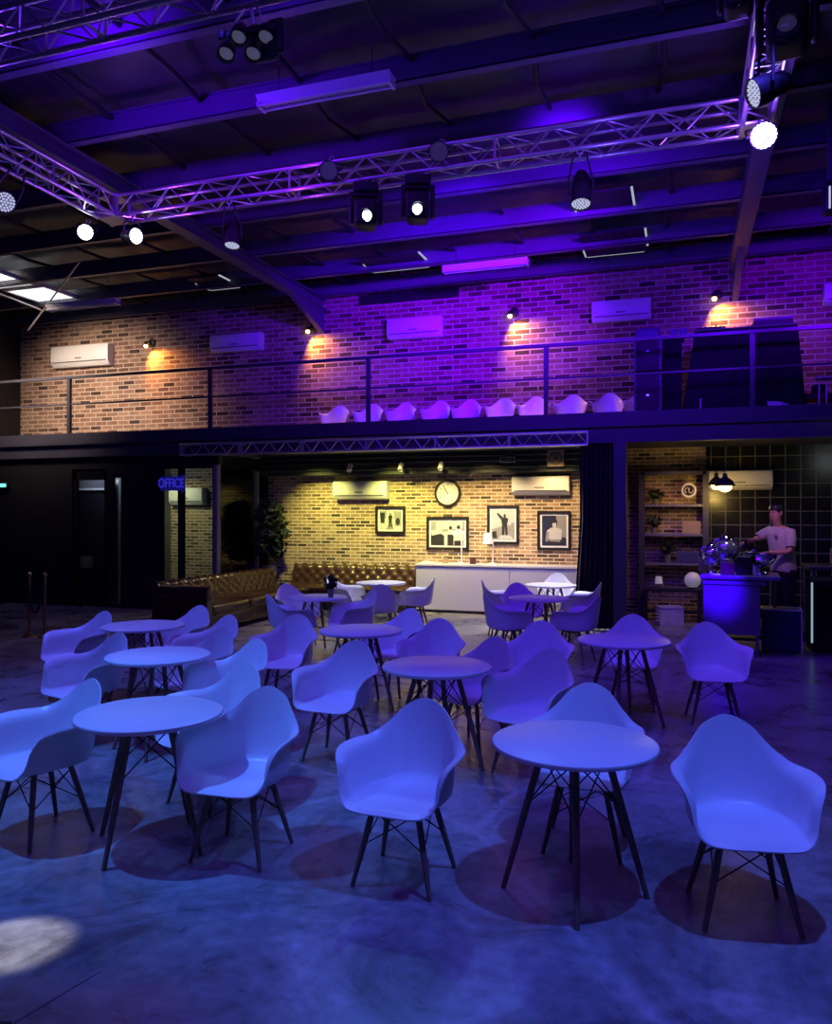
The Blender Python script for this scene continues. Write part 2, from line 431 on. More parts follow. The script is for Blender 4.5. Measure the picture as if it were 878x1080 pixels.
# corner mullion bright
struct(MB().box(xs[5]-.02,xs[5]+.06,MY,MY+.12,0,2.75).build('trim_corner_post',M['grey']))
# side glass wall along Y at GX
o=D.objects.new('window_3',None); COL.objects.link(o); o.location=(xs[5]+.02,MY+.12,0); struct(o)
ln=WY-MY-.12
b=MB(); b.box(0,.06,0,ln,0,.08); b.box(0,.06,0,ln,2.7,2.95); b.box(0,.06,ln-.10,ln,0,2.7)
b.build('window_frame',M['blackgloss'],o)
MB().box(.02,.03,0,ln,.08,2.7).build('pane',M['darkglass'],o)
struct(MB().box(xs[5]+.0,xs[5]+.1,WY-.5,WY-.42,0,2.7).build('trim_pale_post',M['grey']))
# room divider between lobby and office + grey bulkhead seen through the door
struct(MB().box(xs[1]+.02,xs[1]+.10,MY+.12,WY,0,2.96).build('wall_office_side',M['grey']))
struct(MB().box(XL,xs[1]+.02,MY+1.2,MY+1.3,0,2.35).build('wall_lobby',M['blackpaint']))
struct(MB().box(XL,xs[1]+.02,MY+1.1,MY+1.3,2.38,2.96).build('trim_lobby_bulkhead',M['grey']))
struct(MB().box(XL,xs[1]+.02,MY+1.08,MY+1.14,2.34,2.38).build('trim_lobby_ledge',M['white']))
p=on_y(100,617,MY+.9)
tag(MB().rbox(-.35,.35,-.15,.15,0,.04,.01,loc=None) if False else MB().box(-.42,.42,-.15,.15,p.z-.03,p.z+.03).build('shelf_board',M['white'],loc=(p.x,p.y,0)),'white shelf board seen through the glass door','shelf')
p=on_y(86,612,MY+1.0)
b=MB(); b.box(-.12,.12,-.05,.05,p.z,p.z+.5)
o=b.build('notice_board',M['print_m'],loc=(p.x,MY+1.15,0)); tag(o,'pale upright notice panel seen through the glass door','notice board')
b=MB(); b.mi=0
# OFFICE sign
def text_mesh(txt,size,extrude=.004):
    cu=D.curves.new('txt','FONT'); cu.body=txt; cu.size=size; cu.extrude=extrude; cu.align_x='CENTER'; cu.align_y='CENTER'
    ob=D.objects.new('txt',cu); COL.objects.link(ob)
    dg=bpy.context.evaluated_depsgraph_get(); dg.update()
    me=D.meshes.new_from_object(ob.evaluated_get(dg))
    D.objects.remove(ob); D.curves.remove(cu)
    return me
p=on_y(182,510,MY-.05); sx=(on_y(195,510,MY-.05).x-on_y(169,510,MY-.05).x)
t=thing('office_sign','blue arrow shaped sign reading OFFICE on the dark glazing','sign',p)
h=.19
b=MB()
pts=[(-sx/2,-h*.7),(sx*.36,-h*.7),(sx*.36,-h),(sx*.46,-h*.55),(sx*.5,-h*.6),(sx*.44,0),(sx*.5,h*.9),(sx*.36,h*.75),(-sx/2,h*.7)]
n=len(pts); b.add([(x,0,z) for x,z in pts]+[(x,.02,z) for x,z in pts],[tuple(range(n)),tuple(range(n,2*n))[::-1]]+[(i,n+i,n+(i+1)%n,(i+1)%n) for i in range(n)])
b.build('sign_panel',M['signblue'],t)
me=text_mesh('OFFICE',.25); me.materials.append(M['signtext'])
o=D.objects.new('lettering',me); COL.objects.link(o); o.parent=t; o.rotation_euler=(PI/2,0,0); o.location=(-sx*.05,-.008,0); o.scale=(.72,1,1)
# teal exit lamp on left wall of partition
p=on_y(5,512,MY-.02)
t=thing('emergency_light','small glowing teal emergency light on the dark partition','light fitting',p)
MB().rbox(-.11,.11,-.05,.02,-.06,.06,.02).build('housing',M['black'],t)
MB().rbox(-.09,.09,-.07,-.05,-.035,.035,.009).build('lens',M['exit'],t)
# lamp dot over door
p=on_y(107,493,MY+1.0)
tag(MB().lathe([(.001,.03),(.05,.03),(.06,0),(.001,0)],16).build('ceiling_downlight',M['lens_dim'],loc=(p.x,MY+.9,p.z)),'tiny bright downlight seen above the glass door','light fitting')

# ------------------------------------------------------------------ chairs
def catmull(P,t):
    n=len(P)-1; i=min(int(t*n),n-1); f=t*n-i
    p0=P[max(i-1,0)];p1=P[i];p2=P[i+1];p3=P[min(i+2,n)]
    return .5*((2*p1)+(p2-p0)*f+(2*p0-5*p1+4*p2-p3)*f*f+(3*p1-p0-3*p2+p3)*f**3)
KEYS=[(0,(0,-.290,.410)),(22,(.130,-.288,.411)),(36,(.205,-.272,.422)),(47,(.250,-.240,.475)),(57,(.272,-.215,.565)),(67,(.302,-.178,.634)),(80,(.322,-.100,.660)),
      (103,(.312,.03,.664)),(124,(.254,.156,.668)),(143,(.180,.238,.724)),(161,(.106,.288,.802)),(180,(0,.306,.844))]
def rim(phi):
    a=abs(phi); sg=1 if phi>=0 else -1
    for i in range(len(KEYS)-1):
        if KEYS[i][0]<=a<=KEYS[i+1][0]+1e-6: break
    f=(a-KEYS[i][0])/(KEYS[i+1][0]-KEYS[i][0])
    def K(j):
        if j<0: v=Vector(KEYS[-j][1]); v.x=-v.x; return v
        if j>=len(KEYS): v=Vector(KEYS[2*(len(KEYS)-1)-j][1]); v.x=-v.x; return v
        return Vector(KEYS[j][1])
    p0,p1,p2,p3=K(i-1),K(i),K(i+1),K(i+2)
    p=.5*((2*p1)+(p2-p0)*f+(2*p0-5*p1+4*p2-p3)*f*f+(3*p1-p0-3*p2+p3)*f**3)
    return Vector((sg*p.x,p.y,p.z))
def shell_mesh():
    b=MB(); NP=72; NT=18
    def surf(off):
        rows=[]
        for k in range(1,NT+1):
            t=k/NT; row=[]
            for j in range(NP):
                phi=-180+360*j/NP; ph=math.radians(phi)
                Cc=Vector((0,-.01,.418)); R=rim(phi)
                e=.72
                sx=math.copysign(abs(math.sin(ph))**e,math.sin(ph)); cy=math.copysign(abs(math.cos(ph))**e,math.cos(ph))
                Bp=Vector((.212*sx,-.205*cy-.01,.424 if cy>0 else .424+.006*cy))
                side=max(0,math.sin(abs(ph)))**2*(1 if cy<.75 else max(0,(1-cy)/.25))
                fl=.068*side*min(1,max(0,(R.z-.45)/.18))
                W_=Vector((R.x-math.copysign(fl,R.x),R.y,R.z))           # wall line before the lip flares
                hgt=R.z-Bp.z
                M1=Vector((Bp.x+.60*(W_.x-Bp.x),Bp.y+.50*(W_.y-Bp.y),Bp.z+.10*hgt))
                M2=Vector((Bp.x+.88*(W_.x-Bp.x),Bp.y+.72*(W_.y-Bp.y),Bp.z+.45*hgt))
                M3=Vector((Bp.x+1.0*(W_.x-Bp.x)+.12*(R.x-W_.x),Bp.y+.92*(W_.y-Bp.y),Bp.z+.84*hgt))
                Bh=Cc.lerp(Bp,.55); Bh.z=.418
                p=catmull([Cc,Bh,Bp,M1,M2,M3,R],t)
                row.append(p)
            rows.append(row)
        return rows
    rows=surf(0)
    vs=[Vector((0,-.01,.418))]+[p for r in rows for p in r]
    fs=[(0,1+(j+1)%NP,1+j) for j in range(NP)]
    for i in range(NT-1):
        for j in range(NP):
            k=(j+1)%NP
            fs.append((1+i*NP+j,1+i*NP+k,1+(i+1)*NP+k,1+(i+1)*NP+j))
    me=D.meshes.new('seat_shell'); me.from_pydata(vs,[],fs); me.update()
    # thicken along normals
    nrm=[v.normal.copy() for v in me.vertices]
    n=len(vs); T=.008
    up=nrm[0].z>0
    vs2=[v-(nn if up else -nn)*T for v,nn in zip(vs,nrm)]
    base=1+(NT-1)*NP
    F1=[f if up else f[::-1] for f in fs]
    F2=[tuple(i+n for i in (f[::-1] if up else f)) for f in fs]
    F3=[(base+j,base+(j+1)%NP,n+base+(j+1)%NP,n+base+j) for j in range(NP)]
    D.meshes.remove(me)
    me=D.meshes.new('seat_shell'); me.from_pydata(list(vs)+vs2,[],F1+F2+F3); me.update()
    for p in me.polygons: p.use_smooth=True
    me.materials.append(M['plastic'])
    import bmesh
    bm=bmesh.new(); bm.from_mesh(me); bmesh.ops.recalc_face_normals(bm,faces=bm.faces); bm.to_mesh(me); bm.free()
    me.set_sharp_from_angle(angle=math.radians(70))
    return me
SHELL=shell_mesh()
def make_chair(label,group):
    t=thing('tub_armchair',label,'chair',(0,0,0),0,group)
    o=D.objects.new('seat_shell',SHELL); COL.objects.link(o); o.parent=t
    tops=[];
    for (sx,sy) in ((-1,-1),(1,-1),(1,1),(-1,1)):
        a=Vector((sx*.115,sy*.105-.01,.398)); z=Vector((sx*.205,sy*.188,0))
        MB().tube([a,a.lerp(z,.5),z],[.017,.016,.011],10).build('leg',M['wood'],t,smooth=50)
        tops.append((a,z))
    b=MB()
    for i in range(4):
        a0,z0=tops[i]; a1,z1=tops[(i+1)%4]
        b.tube([a0.lerp(z0,.06),a1.lerp(z1,.50)],.0035,5); b.tube([a1.lerp(z1,.06),a0.lerp(z0,.50)],.0035,5)
    b.build('wire_brace',M['wire'],t)
    b=MB()
    b.cbox((0,-.105-.01,.398),.25,.03,.012); b.cbox((0,.105-.01,.398),.25,.03,.012); b.cbox((-.115,-.01,.395),.03,.2,.012); b.cbox((.115,-.01,.395),.03,.2,.012)
    b.build('under_frame',M['wire'],t)
    return t
def make_table(label,group):
    t=thing('round_table',label,'table',(0,0,0),0,group)
    MB().lathe([(.02,.712),(.385,.712),(.397,.718),(.40,.727),(.397,.736),(.39,.74),(.02,.74)],64).build('tabletop',M['tabletop'],t,smooth=40)
    tops=[]
    for k in range(4):
        a_=PI/4+PI/2*k; d=Vector((math.cos(a_),math.sin(a_),0))
        a=d*.15+Vector((0,0,.70)); z=d*.345
        MB().tube([a,a.lerp(z,.5),z],[.019,.018,.013],10).build('leg',M['wood'],t,smooth=50); tops.append((a,z))
    b=MB()
    for i in range(4):
        a0,z0=tops[i]; a1,z1=tops[(i+1)%4]
        b.tube([a0.lerp(z0,.03),a1.lerp(z1,.40)],.004,5); b.tube([a1.lerp(z1,.03),a0.lerp(z0,.40)],.004,5)
    b.build('wire_brace',M['wire'],t)
    b=MB(); b.box(-.13,.13,-.012,.012,.698,.712); b.box(-.012,.012,-.13,.13,.698,.712); b.build('under_frame',M['wire'],t)
    return t
TG='round white tables on the floor'; CG='white tub armchairs on the floor'
tables=[ # px, depth, rot, label
 (606,3.86,47,'round white table nearest the camera, between the lone armchair and the middle of the floor'),
 (158,4.42,4,'front round white table of the row of three by the rope stands'),
 (167,6.22,30,'middle round white table of the row of three by the rope stands'),
 (151,7.85,20,'farthest round white table of the row of three, toward the office door'),
 (461,5.78,30,'round white table in the centre of the floor with three armchairs round it'),
 (381,7.55,15,'round white table between the centre table and the leather sofas'),
 (658,6.95,35,'round white table in front of the black curtain, chair tucked behind'),
 (334,10.5,25,'round white table by the long leather sofa with a plant on top'),
 (402,12.7,10,'round white table against the back leather sofa beside the counter'),
 (569,10.4,20,'round purple lit table with three chairs in front of the counter'),
 (581,12.3,30,'round table brightly lit right against the white counter'),
]
t0=None
for i,(px,d,r,l) in enumerate(tables):
    loc=floor_at(px,d); rz=math.radians(r)+math.atan2(loc.y,loc.x)
    if t0 is None: t0=make_table(l,TG); t0.location=loc; t0.rotation_euler=(0,0,rz)
    else: dup(t0,loc,rz,l)
# chairs: px, depth, turn (deg; 0 = faces the camera, + = front swings to viewer's left)
chairs=[
 (46,4.58,62,'white tub armchair cut by the photo edge, outer side of the front row table'),
 (256,4.32,29,'white tub armchair on the near side of the front table of the row of three'),
 (427,4.03,22,'white tub armchair alone in the middle foreground, nearest the camera there'),
 (783,3.66,-14,'white tub armchair alone nearest the bar side of the foreground'),
 (617,4.42,6,'white tub armchair tucked behind the nearest round table'),
 (560,5.66,30,'white tub armchair between the nearest table and the centre table, turned aside'),
 (500,6.25,38,'white tub armchair at the curtain side of the centre table, partly behind it'),
 (456,7.3,14,'white tub armchair directly behind the centre table'),
 (357,6.0,28,'white tub armchair on the sofa side of the centre table'),
 (416,8.15,36,'white tub armchair behind the table between centre and sofas'),
 (302,7.62,22,'white tub armchair in front of the round sofa table, beside the second middle table'),
 (568,7.15,6,'white tub armchair in the middle facing the camera, behind the turned one'),
 (667,7.62,2,'white tub armchair tucked behind the table in front of the black curtain'),
 (752,7.05,-10,'white tub armchair standing alone before the blue bar'),
 (224,5.08,50,'white tub armchair behind the front table of the row of three'),
 (240,6.12,52,'white tub armchair on the inner side of the middle table of the row, nearer one'),
 (208,6.72,48,'white tub armchair on the inner side of the middle table of the row, farther one'),
 (217,7.6,50,'white tub armchair on the inner side of the farthest table of the row'),
 (190,8.4,45,'white tub armchair behind the farthest table of the row, tallest in view there'),
 (83,7.9,56,'white tub armchair on the outer side of the farthest table of the row'),
 (92,6.45,56,'white tub armchair on the outer side of the middle table of the row'),
 (307,10.0,-112,'purple lit tub armchair on the near side of the sofa table with the plant'),
 (313,11.1,-30,'purple lit tub armchair behind the sofa table, against the long sofa'),
 (372,10.2,72,'purple lit tub armchair on the counter side of the sofa table with the plant'),
 (402,11.55,180,'tub armchair seen from behind at the table against the back sofa'),
 (438,12.4,100,'tub armchair in profile between the back sofa table and the white counter'),
 (365,12.75,-62,'pale tub armchair on the sofa side of the table against the back sofa'),
 (536,9.9,-110,'purple lit tub armchair in profile on the sofa side of the purple table'),
 (607,9.8,112,'purple lit tub armchair in profile on the curtain side of the purple table'),
 (550,11.2,-12,'purple lit tub armchair behind the purple table'),
 (530,11.9,-96,'pale tub armchair seen edge on between purple table and counter'),
 (587,13.1,4,'bright white tub armchair behind the table against the white counter'),
 (612,11.7,100,'dark purple tub armchair half hidden beside the black curtain'),
]
c0=None
for (px,d,turn,l) in chairs:
    loc=floor_at(px,d)
    base=math.atan2(-loc.x,loc.y)      # rotation for which local -Y points at the camera
    rz=base-math.radians(turn)
    if c0 is None: c0=make_chair(l,CG); c0.location=loc; c0.rotation_euler=(0,0,rz)
    else: dup(c0,loc,rz,l)
# mezzanine chairs
mz=[355,390.5,425,462,494,530,564,603.5,642.5,676]
ml=['first white tub armchair from the rail post over the OFFICE end, in the mezzanine row',
 'second white tub armchair of the mezzanine row, split by a rail post','third white tub armchair of the mezzanine row',
 'fourth white tub armchair of the mezzanine row','fifth white tub armchair of the mezzanine row','sixth white tub armchair of the mezzanine row',
 'seventh white tub armchair of the mezzanine row, cut by the next rail post','eighth white tub armchair of the mezzanine row',
 'ninth white tub armchair of the mezzanine row, before the stacked cases','last white tub armchair of the mezzanine row, hidden behind the stacked cases']
for i,(px,l) in enumerate(zip(mz,ml)):
    p=on_y(px,541,14.2); turn=(14,14,13,12,10,9,8,6,4,4)[i]
    dup(c0,(p.x,p.y,3.15),math.atan2(-p.x,p.y)-math.radians(turn),l,'white tub armchairs on the mezzanine')

# ------------------------------------------------------------------ trusses
W=.25
def truss(label,A,B,name='lighting_truss',seg=.5):
    A=Vector(A);B=Vector(B); ax=(B-A); L=ax.length; ax.normalize()
    side=Vector((-ax.y,ax.x,0)); up=Vector((0,0,1))
    t=thing(name,label,'truss',(A+B)/2); o=-(B-A)/2
    cs=[(-W/2,-W/2),(W/2,-W/2),(W/2,W/2),(-W/2,W/2)]
    def pt(s,c): return o+ax*s+side*c[0]+up*c[1]
    for c in cs: MB().tube([pt(0,c),pt(L,c)],.024,10).build('chord',M['alu'],t,smooth=50)
    b=MB(); n=max(2,int(round(L/seg))); st=L/n
    for f in range(4):
        c0_,c1_=cs[f],cs[(f+1)%4]
        for k in range(n):
            s0,s1=k*st,(k+.5)*st; s2=(k+1)*st
            a,c=(c0_,c1_) if f%2==0 else (c1_,c0_)
            b.tube([pt(s0,a),pt(s1,c)],.009,6); b.tube([pt(s1,c),pt(s2,a)],.009,6)
    b.build('lacing',M['alu'],t)
    for s in (0,L*.333,L*.667,L):
        b=MB()
        for f in range(4): b.tube([pt(s,cs[f]),pt(s,cs[(f+1)%4])],.014,6)
        b.build('end_frame',M['alu'],t)
    return t
def corner(c,label):
    t=thing('truss_corner',label,'truss corner',c)
    h=W/2+.015
    for x in (-h,h):
        for y in (-h,h): MB().cbox((x,y,0),.05,.05,2*h).build('corner_post',M['alu'],t)
    b=MB(); b.box(-h,h,-h,h,h-.012,h); b.build('top_plate',M['alu'],t)
    b=MB(); b.box(-h,h,-h,h,-h,-h+.012); b.build('bottom_plate',M['alu'],t)
TZ=5.675; TYb=8.27; TYf=4.97; TXl=-6.81; TXr=.67
truss('aluminium box truss spanning the room below the mezzanine, carrying the two moving heads',(TXl+.14,TYb,TZ),(TXr-.14,TYb,TZ))
truss('aluminium box truss at the photo top nearest the camera, carrying the four lamp light',(TXl+.14,TYf,TZ),(TXr-.14,TYf,TZ))
truss('aluminium box truss along the rafter above the rope stands',(TXl,TYf+.14,TZ),(TXl,TYb-.14,TZ))
truss('aluminium box truss above the bar side, running toward the camera',(TXr,TYf+.14,TZ),(TXr,TYb-.14,TZ))
corner((TXl,TYb,TZ),'truss corner above the two bright lamps near the rafter')
corner((TXr,TYb,TZ),'truss corner above the biggest bright lamp at the bar side')
# flat ladder truss on mezzanine edge
pa=on_y(190,481,MY-.25); pb=on_y(620,461,MY-.25)
t=thing('ladder_truss','flat lattice truss fixed along the lower edge of the mezzanine','truss',(pa.x,MY-.2,2.92))
L=pb.x-pa.x
for z in (0,.2):
    for y in (-.06,.06): MB().tube([(0,y,z),(L,y,z)],.016,8).build('chord',M['alu'],t,smooth=50)
b=MB(); n=22; st=L/n
for k in range(n):
    b.tube([(k*st,-.06,0),((k+.5)*st,-.06,.2)],.008,6); b.tube([((k+.5)*st,-.06,.2),((k+1)*st,-.06,0)],.008,6)
    b.tube([(k*st,.06,.2),((k+.5)*st,-.06,.2)],.006,6)
b.build('lacing',M['alu'],t)
for k in range(0,7):
    s=L*k/6; MB().box(s-.012,s+.012,-.07,.07,-.01,.21).build('end_frame',M['alu'],t)
for k in (1,3,5):
    s=L*k/6; MB().box(s-.02,s+.02,.06,.2,.16,.2).build('wall_bracket',M['alu'],t)

# ------------------------------------------------------------------ stage lights
def spot(name,loc,target,color,power,size=40,blend=.5,rad=.08):
    l=D.lights.new(name,'SPOT'); l.color=color; l.energy=power; l.spot_size=math.radians(size); l.spot_blend=blend; l.shadow_soft_size=rad
    o=D.objects.new(name,l); COL.objects.link(o); o.location=loc
    o.rotation_euler=(Vector(target)-Vector(loc)).to_track_quat('-Z','Y').to_euler(); return o
def area(name,loc,target,color,power,sx=1,sy=1):
    l=D.lights.new(name,'AREA'); l.shape='RECTANGLE'; l.size=sx; l.size_y=sy; l.color=color; l.energy=power
    o=D.objects.new(name,l); COL.objects.link(o); o.location=loc
    o.rotation_euler=(Vector(target)-Vector(loc)).to_track_quat('-Z','Y').to_euler(); return o
def point(name,loc,color,power,rad=.05):
    l=D.lights.new(name,'POINT'); l.color=color; l.energy=power; l.shadow_soft_size=rad
    o=D.objects.new(name,l); COL.objects.link(o); o.location=loc; return o

def par(label,hang,lens,d,lens_mat,r=.10,depth=.24,led=True):
    """hang: point on truss chord; lens: centre of lens; d: pointing direction"""
    hang=Vector(hang); lens=Vector(lens)-hang; d=Vector(d).normalized()
    t=thing('par_can_light',label,'stage light',hang)
    R=align(d); Mx=Matrix.Translation(lens)@R
    b=MB(); b.lathe([(.02,-depth),(r*.55,-depth),(r*.72,-depth*.85),(r*.75,-depth*.55),(r*.98,-depth*.42),(r*1.02,-.0),(r*1.06,.012),(r*1.06,.02),(r*.96,.02),(r*.95,-.01),(.01,-.012)],28,Mx)
    for k in range(10):
        z=-depth*.85+depth*.035*k
        b.lathe([(r*.7,z),(r*.82,z),(r*.82,z+.004),(r*.7,z+.004)],20,Mx,cap=False)
    b.build('housing',M['black'],t,smooth=35)
    b=MB()
    b.lathe([(.001,.0),(r*.94,.0),(r*.94,-.005),(.001,-.005)],28,Mx)
    b.build('lens',M['lens_off'] if led else lens_mat,t)
    if led:
        b=MB()
        for ring,cnt in ((0,1),(.30,6),(.58,12),(.84,18)):
            for k in range(cnt):
                a=2*PI*k/cnt
                b.lathe([(.001,.008),(r*.115,.006),(r*.13,0)],8,Mx@Matrix.Translation((r*ring*math.cos(a),r*ring*math.sin(a),0)))
        b.build('led_cluster',lens_mat,t)
    # yoke around the can
    pv=lens-d*depth*.3
    sd=d.cross(Vector((0,0,1)));
    if sd.length<.2: sd=Vector((1,0,0))
    sd.normalize(); e=r*1.22
    top=Vector((0,0,-.05))
    u=(top-pv).normalized()
    b=MB(); b.tube([pv+sd*r*.7,pv+sd*e,pv+sd*e+u*r*1.3,top+sd*e*.55,top,top-sd*e*.55,pv-sd*e+u*r*1.3,pv-sd*e,pv-sd*r*.7],.011,6)
    b.build('yoke',M['black'],t)
    b=MB()
    b.tube([Vector((.03*math.cos(a),0,.03*math.sin(a))) for a in [PI*1.5+i*2*PI/12*.92 for i in range(13)]],.009,6); b.tube([(0,0,-.02),(0,0,-.065)],.014,8)
    b.build('clamp',M['alu'],t)
    return t
zb=TZ-W/2
def onT(px,py,Y): return on_y(px,py,Y)
def hang(px,Y,z=None):
    p=on_y(px,541,Y); return Vector((p.x,Y,(zb if z is None else z)-.03))
camp=Vector((0,0,EYE))
def tocam(p,dx=0,dz=0):
    v=(camp-Vector(p)).normalized(); r_=Vector((C,S,0))
    return (v+r_*dx+Vector((0,0,dz))).normalized()
# F3 / F4 bright lamps near corner
p=onT(90,245,TYb-.15); par('bright round lamp below the truss corner by the rafter, outer of the pair',hang(93,TYb-.12),p,tocam(p),M['lens_hot'],.095)
p=onT(143,249,TYb-.1); par('bright round lamp beside the truss corner, inner of the pair turned edge on',hang(140,TYb-.12),p,tocam(p,.95),M['lens_hot'],.095)
# F5
p=onT(245,258,TYb-.1); par('round lamp pointing straight down from the long truss, alone between corner and moving heads',hang(242,TYb-.12),p,(0.05,-.25,-1),M['lens_dim'],.09,.34)
# F6, F7 on upper chord facing camera, off
p=onT(347,180,TYb-.28); par('unlit black lamp with LED dots on the long truss, beside first moving head',hang(350,TYb-.12,TZ+W/2+.06),p,tocam(p,-.15),M['led_dot'],.10,.2)
p=onT(463,160,TYb-.28); par('unlit black lamp with LED dots on the long truss, past the second moving head',hang(466,TYb-.12,TZ+W/2+.06),p,tocam(p,-.05),M['led_dot'],.10,.2)
# F10
p=onT(613,214,TYb-.1); par('round lamp pointing down from the long truss before the blacked out skylights',hang(612,TYb-.12),p,(0.02,-.3,-1),M['lens_dim'],.10,.36)
# F2 left edge
p=on_x(5,213,TXl+.05); par('pale round lamp cropped at the photo edge under the side truss',(TXl+.12,p.y+.1,zb-.03),p,tocam(p,.25,-.3),M['lens_dim'],.105)
# F11, F12 right
p=onT(806,143,TYb-.35); par('biggest bright round lamp below the bar side truss corner',hang(803,TYb-.16),p,tocam(p,.05),M['lens_hot'],.115)
p=on_x(797,98,TXr-.2); par('tilted pale round lamp on the bar side truss above the biggest bright lamp',(TXr-.12,p.y,zb-.03),p,(-.85,-.3,-.35),M['lens_dim'],.095)

def moving_head(label,px,py,Y,lensmat,sc=1.0,aim=None,hz=None):
    h=hang(px,Y) if hz is None else Vector(hz)
    p=on_y(px,py,Y-.05) if hz is None else h+Vector((0,0,-.5))
    t=thing('moving_head_light',label,'stage light',h)
    rz=math.atan2(-h.x,h.y)
    Rz=Matrix.Rotation(rz,4,'Z'); z0=0
    Ms=Rz@Matrix.Scale(sc,4)
    MB().rbox(-.13,.13,-.10,.10,-.13,-.03,.02,M=Ms).build('base_unit',M['black'],t,smooth=40)
    b=MB(); b.rbox(-.17,-.125,-.06,.06,-.44,-.12,.02,M=Ms); b.rbox(.125,.17,-.06,.06,-.44,-.12,.02,M=Ms); b.rbox(-.17,.17,-.06,.06,-.17,-.12,.02,M=Ms)
    b.build('yoke',M['black'],t,smooth=40)
    b=MB(); b.rbox(-.115,.115,-.13,.13,-.48,-.20,.05,M=Ms)
    hd=b.build('head',M['black'],t,smooth=40)
    d=aim or Vector((0,-1,-.35)); d=d.normalized()
    Ml=Ms@Matrix.Translation((0,-.12,-.40))@align(d)
    MB().lathe([(.07,-.04),(.075,.03),(.068,.035),(.064,.0),(.064,-.04)],24,Ml,cap=False).build('lens_ring',M['blackgloss'],hd,smooth=40)
    MB().lathe([(.001,.022),(.03,.018),(.052,.008),(.064,-.01)],24,Ml).build('lens',lensmat,hd,smooth=60)
    b=MB()
    for x in (-.08,.08): b.tube([Ms@Vector((x+.0,.03*math.cos(a),-.0+.03*math.sin(a))) for a in [i*2*PI/12 for i in range(12)]],.010*sc,6); b.tube([Ms@Vector((x,0,-.04)),Ms@Vector((x,0,-.02))],.014,6)
    b.build('clamp',M['alu'],t)
    return t
moving_head('moving head light with bright lens on the long truss, the one closer to the corner',386,237,TYb-.12,M['lens_beam'],1.08,Vector((-.25,-1,-.15)))
moving_head('moving head light with bright lens on the long truss, the one nearer the batten',441,231,TYb-.12,M['lens_beam'],1.08,Vector((.1,-1,-.1)))
pr=on_x(822,30,TXr-.05)
moving_head('dark moving head light at the top of the bar side truss',0,0,0,M['lens_off'],1.15,None,(TXr-.0,pr.y,zb-.03))
pr=on_x(800,20,TXr-.2)
t=moving_head('smaller dark moving head hung off the side of the bar side truss',0,0,0,M['lens_off'],.8,Vector((-.8,-.3,-.5)),(TXr-.32,5.62,zb-.03))
MB().tube([(0,0,-.01),(.20,0,.03)],.018,8).build('side_bar',M['black'],t)
# F1 four lamp blinder
p=on_y(262,62,TYf+.12)
t=thing('four_lamp_light','four lamp stage light hanging from the near truss','stage light',(p.x,TYf+.12,zb-.03))
b=MB(); b.tube([(-.02,0,.02),(-.1,0,-.06),(-.07,0,-.16)],.01,6); b.tube([(.06,0,.02),(.1,0,-.06),(.09,0,-.16)],.01,6); b.tube([(.02,0,.03),(.03,.02,-.1)],.012,6); b.build('clamp',M['alu'],t)
b=MB(); b.rbox(-.21,.21,-.03,.03,-.19,-.14,.012); b.rbox(-.23,-.17,-.05,.05,-.20,-.13,.015); b.rbox(-.05,.20,.06,.13,-.34,-.10,.03); b.rbox(.12,.26,.04,.10,-.32,-.06,.03); b.build('bracket',M['black'],t,smooth=40)
dv=Vector((.1,-.50,-.86)); Rr=align(dv); a1=Rr@Vector((1,0,0)); 
ra=Vector((C,S,0)); fa=dv.cross(ra).normalized()
for (i,j) in ((-1,1),(1,1),(-1,-1),(1,-1)):
    c=Vector((0,-.03,-.27))+ra*(.098*i+.045*j)+Vector((0,0,1))*(.060*j)+ra*.0
    Mx=Matrix.Translation(c)@Rr
    hd=MB().lathe([(.03,-.13),(.05,-.10),(.066,-.02),(.066,.03),(.058,.03),(.055,0),(.001,-.005)],20,Mx).build('lamp_head',M['black'],t,smooth=40)
    MB().lathe([(.001,.014),(.028,.011),(.05,.003)],20,Mx).build('lens',M['lens_grey'],hd,smooth=60)
# fixture at right picture edge
p=on_y(874,212,9.9)
t=thing('wall_floodlight','small floodlight with glinting fins at the photo edge by the roof','light fitting',(p.x+.15,p.y,p.z+.1))
MB().rbox(-.2,.2,-.1,.1,-.25,.1,.03).build('housing',M['black'],t,smooth=40)
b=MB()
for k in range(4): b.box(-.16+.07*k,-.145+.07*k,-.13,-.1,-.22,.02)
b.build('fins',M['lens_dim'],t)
struct(MB().box(p.x-.0,p.x+.3,p.y-.02,p.y+.06,p.z+.2,6.5).build('ceiling_drop_bracket',M['steelbeam']))

# ------------------------------------------------------------------ battens
def batten(label,px0,px1,py,z,lit=False,L=1.45):
    p=on_z((px0+px1)/2,py,z)
    t=thing('fluorescent_batten',label,'light fitting',p)
    b=MB(); b.add([Vector((x,y,zz)) for x in (-L/2,L/2) for (y,zz) in ((-.04,.0),(.04,0),(.10,.075),(-.10,.075))],[(0,1,2,3),(7,6,5,4),(0,4,5,1),(1,5,6,2),(2,6,7,3),(3,7,4,0)])
    b.build('reflector',M['batten'],t)
    for y in (-.055,.055): MB().tube([(-L/2+.03,y,-.015),(L/2-.03,y,-.015)],.014,10).build('tube',M['tubeglass'],t,smooth=60)
    b=MB(); b.box(-L/2,-L/2+.03,-.08,.08,-.035,.01); b.box(L/2-.03,L/2,-.08,.08,-.035,.01); b.build('end_cap',M['batten'],t)
    b=MB()
    for x in (-L*.35,L*.35): b.tube([(x,0,.07),(x,0,6.4-p.z)],.004,5)
    b.build('hanger',M['wire'],t)
batten('unlit fluorescent batten hanging below the near purlin beside the four lamp light',274,411,100,6.02)
batten('violet lit fluorescent batten above the mezzanine brick wall centre',471,553,282,5.95)
batten('white fluorescent batten close to the bright skylight',48,127,323,5.75,L=1.6)
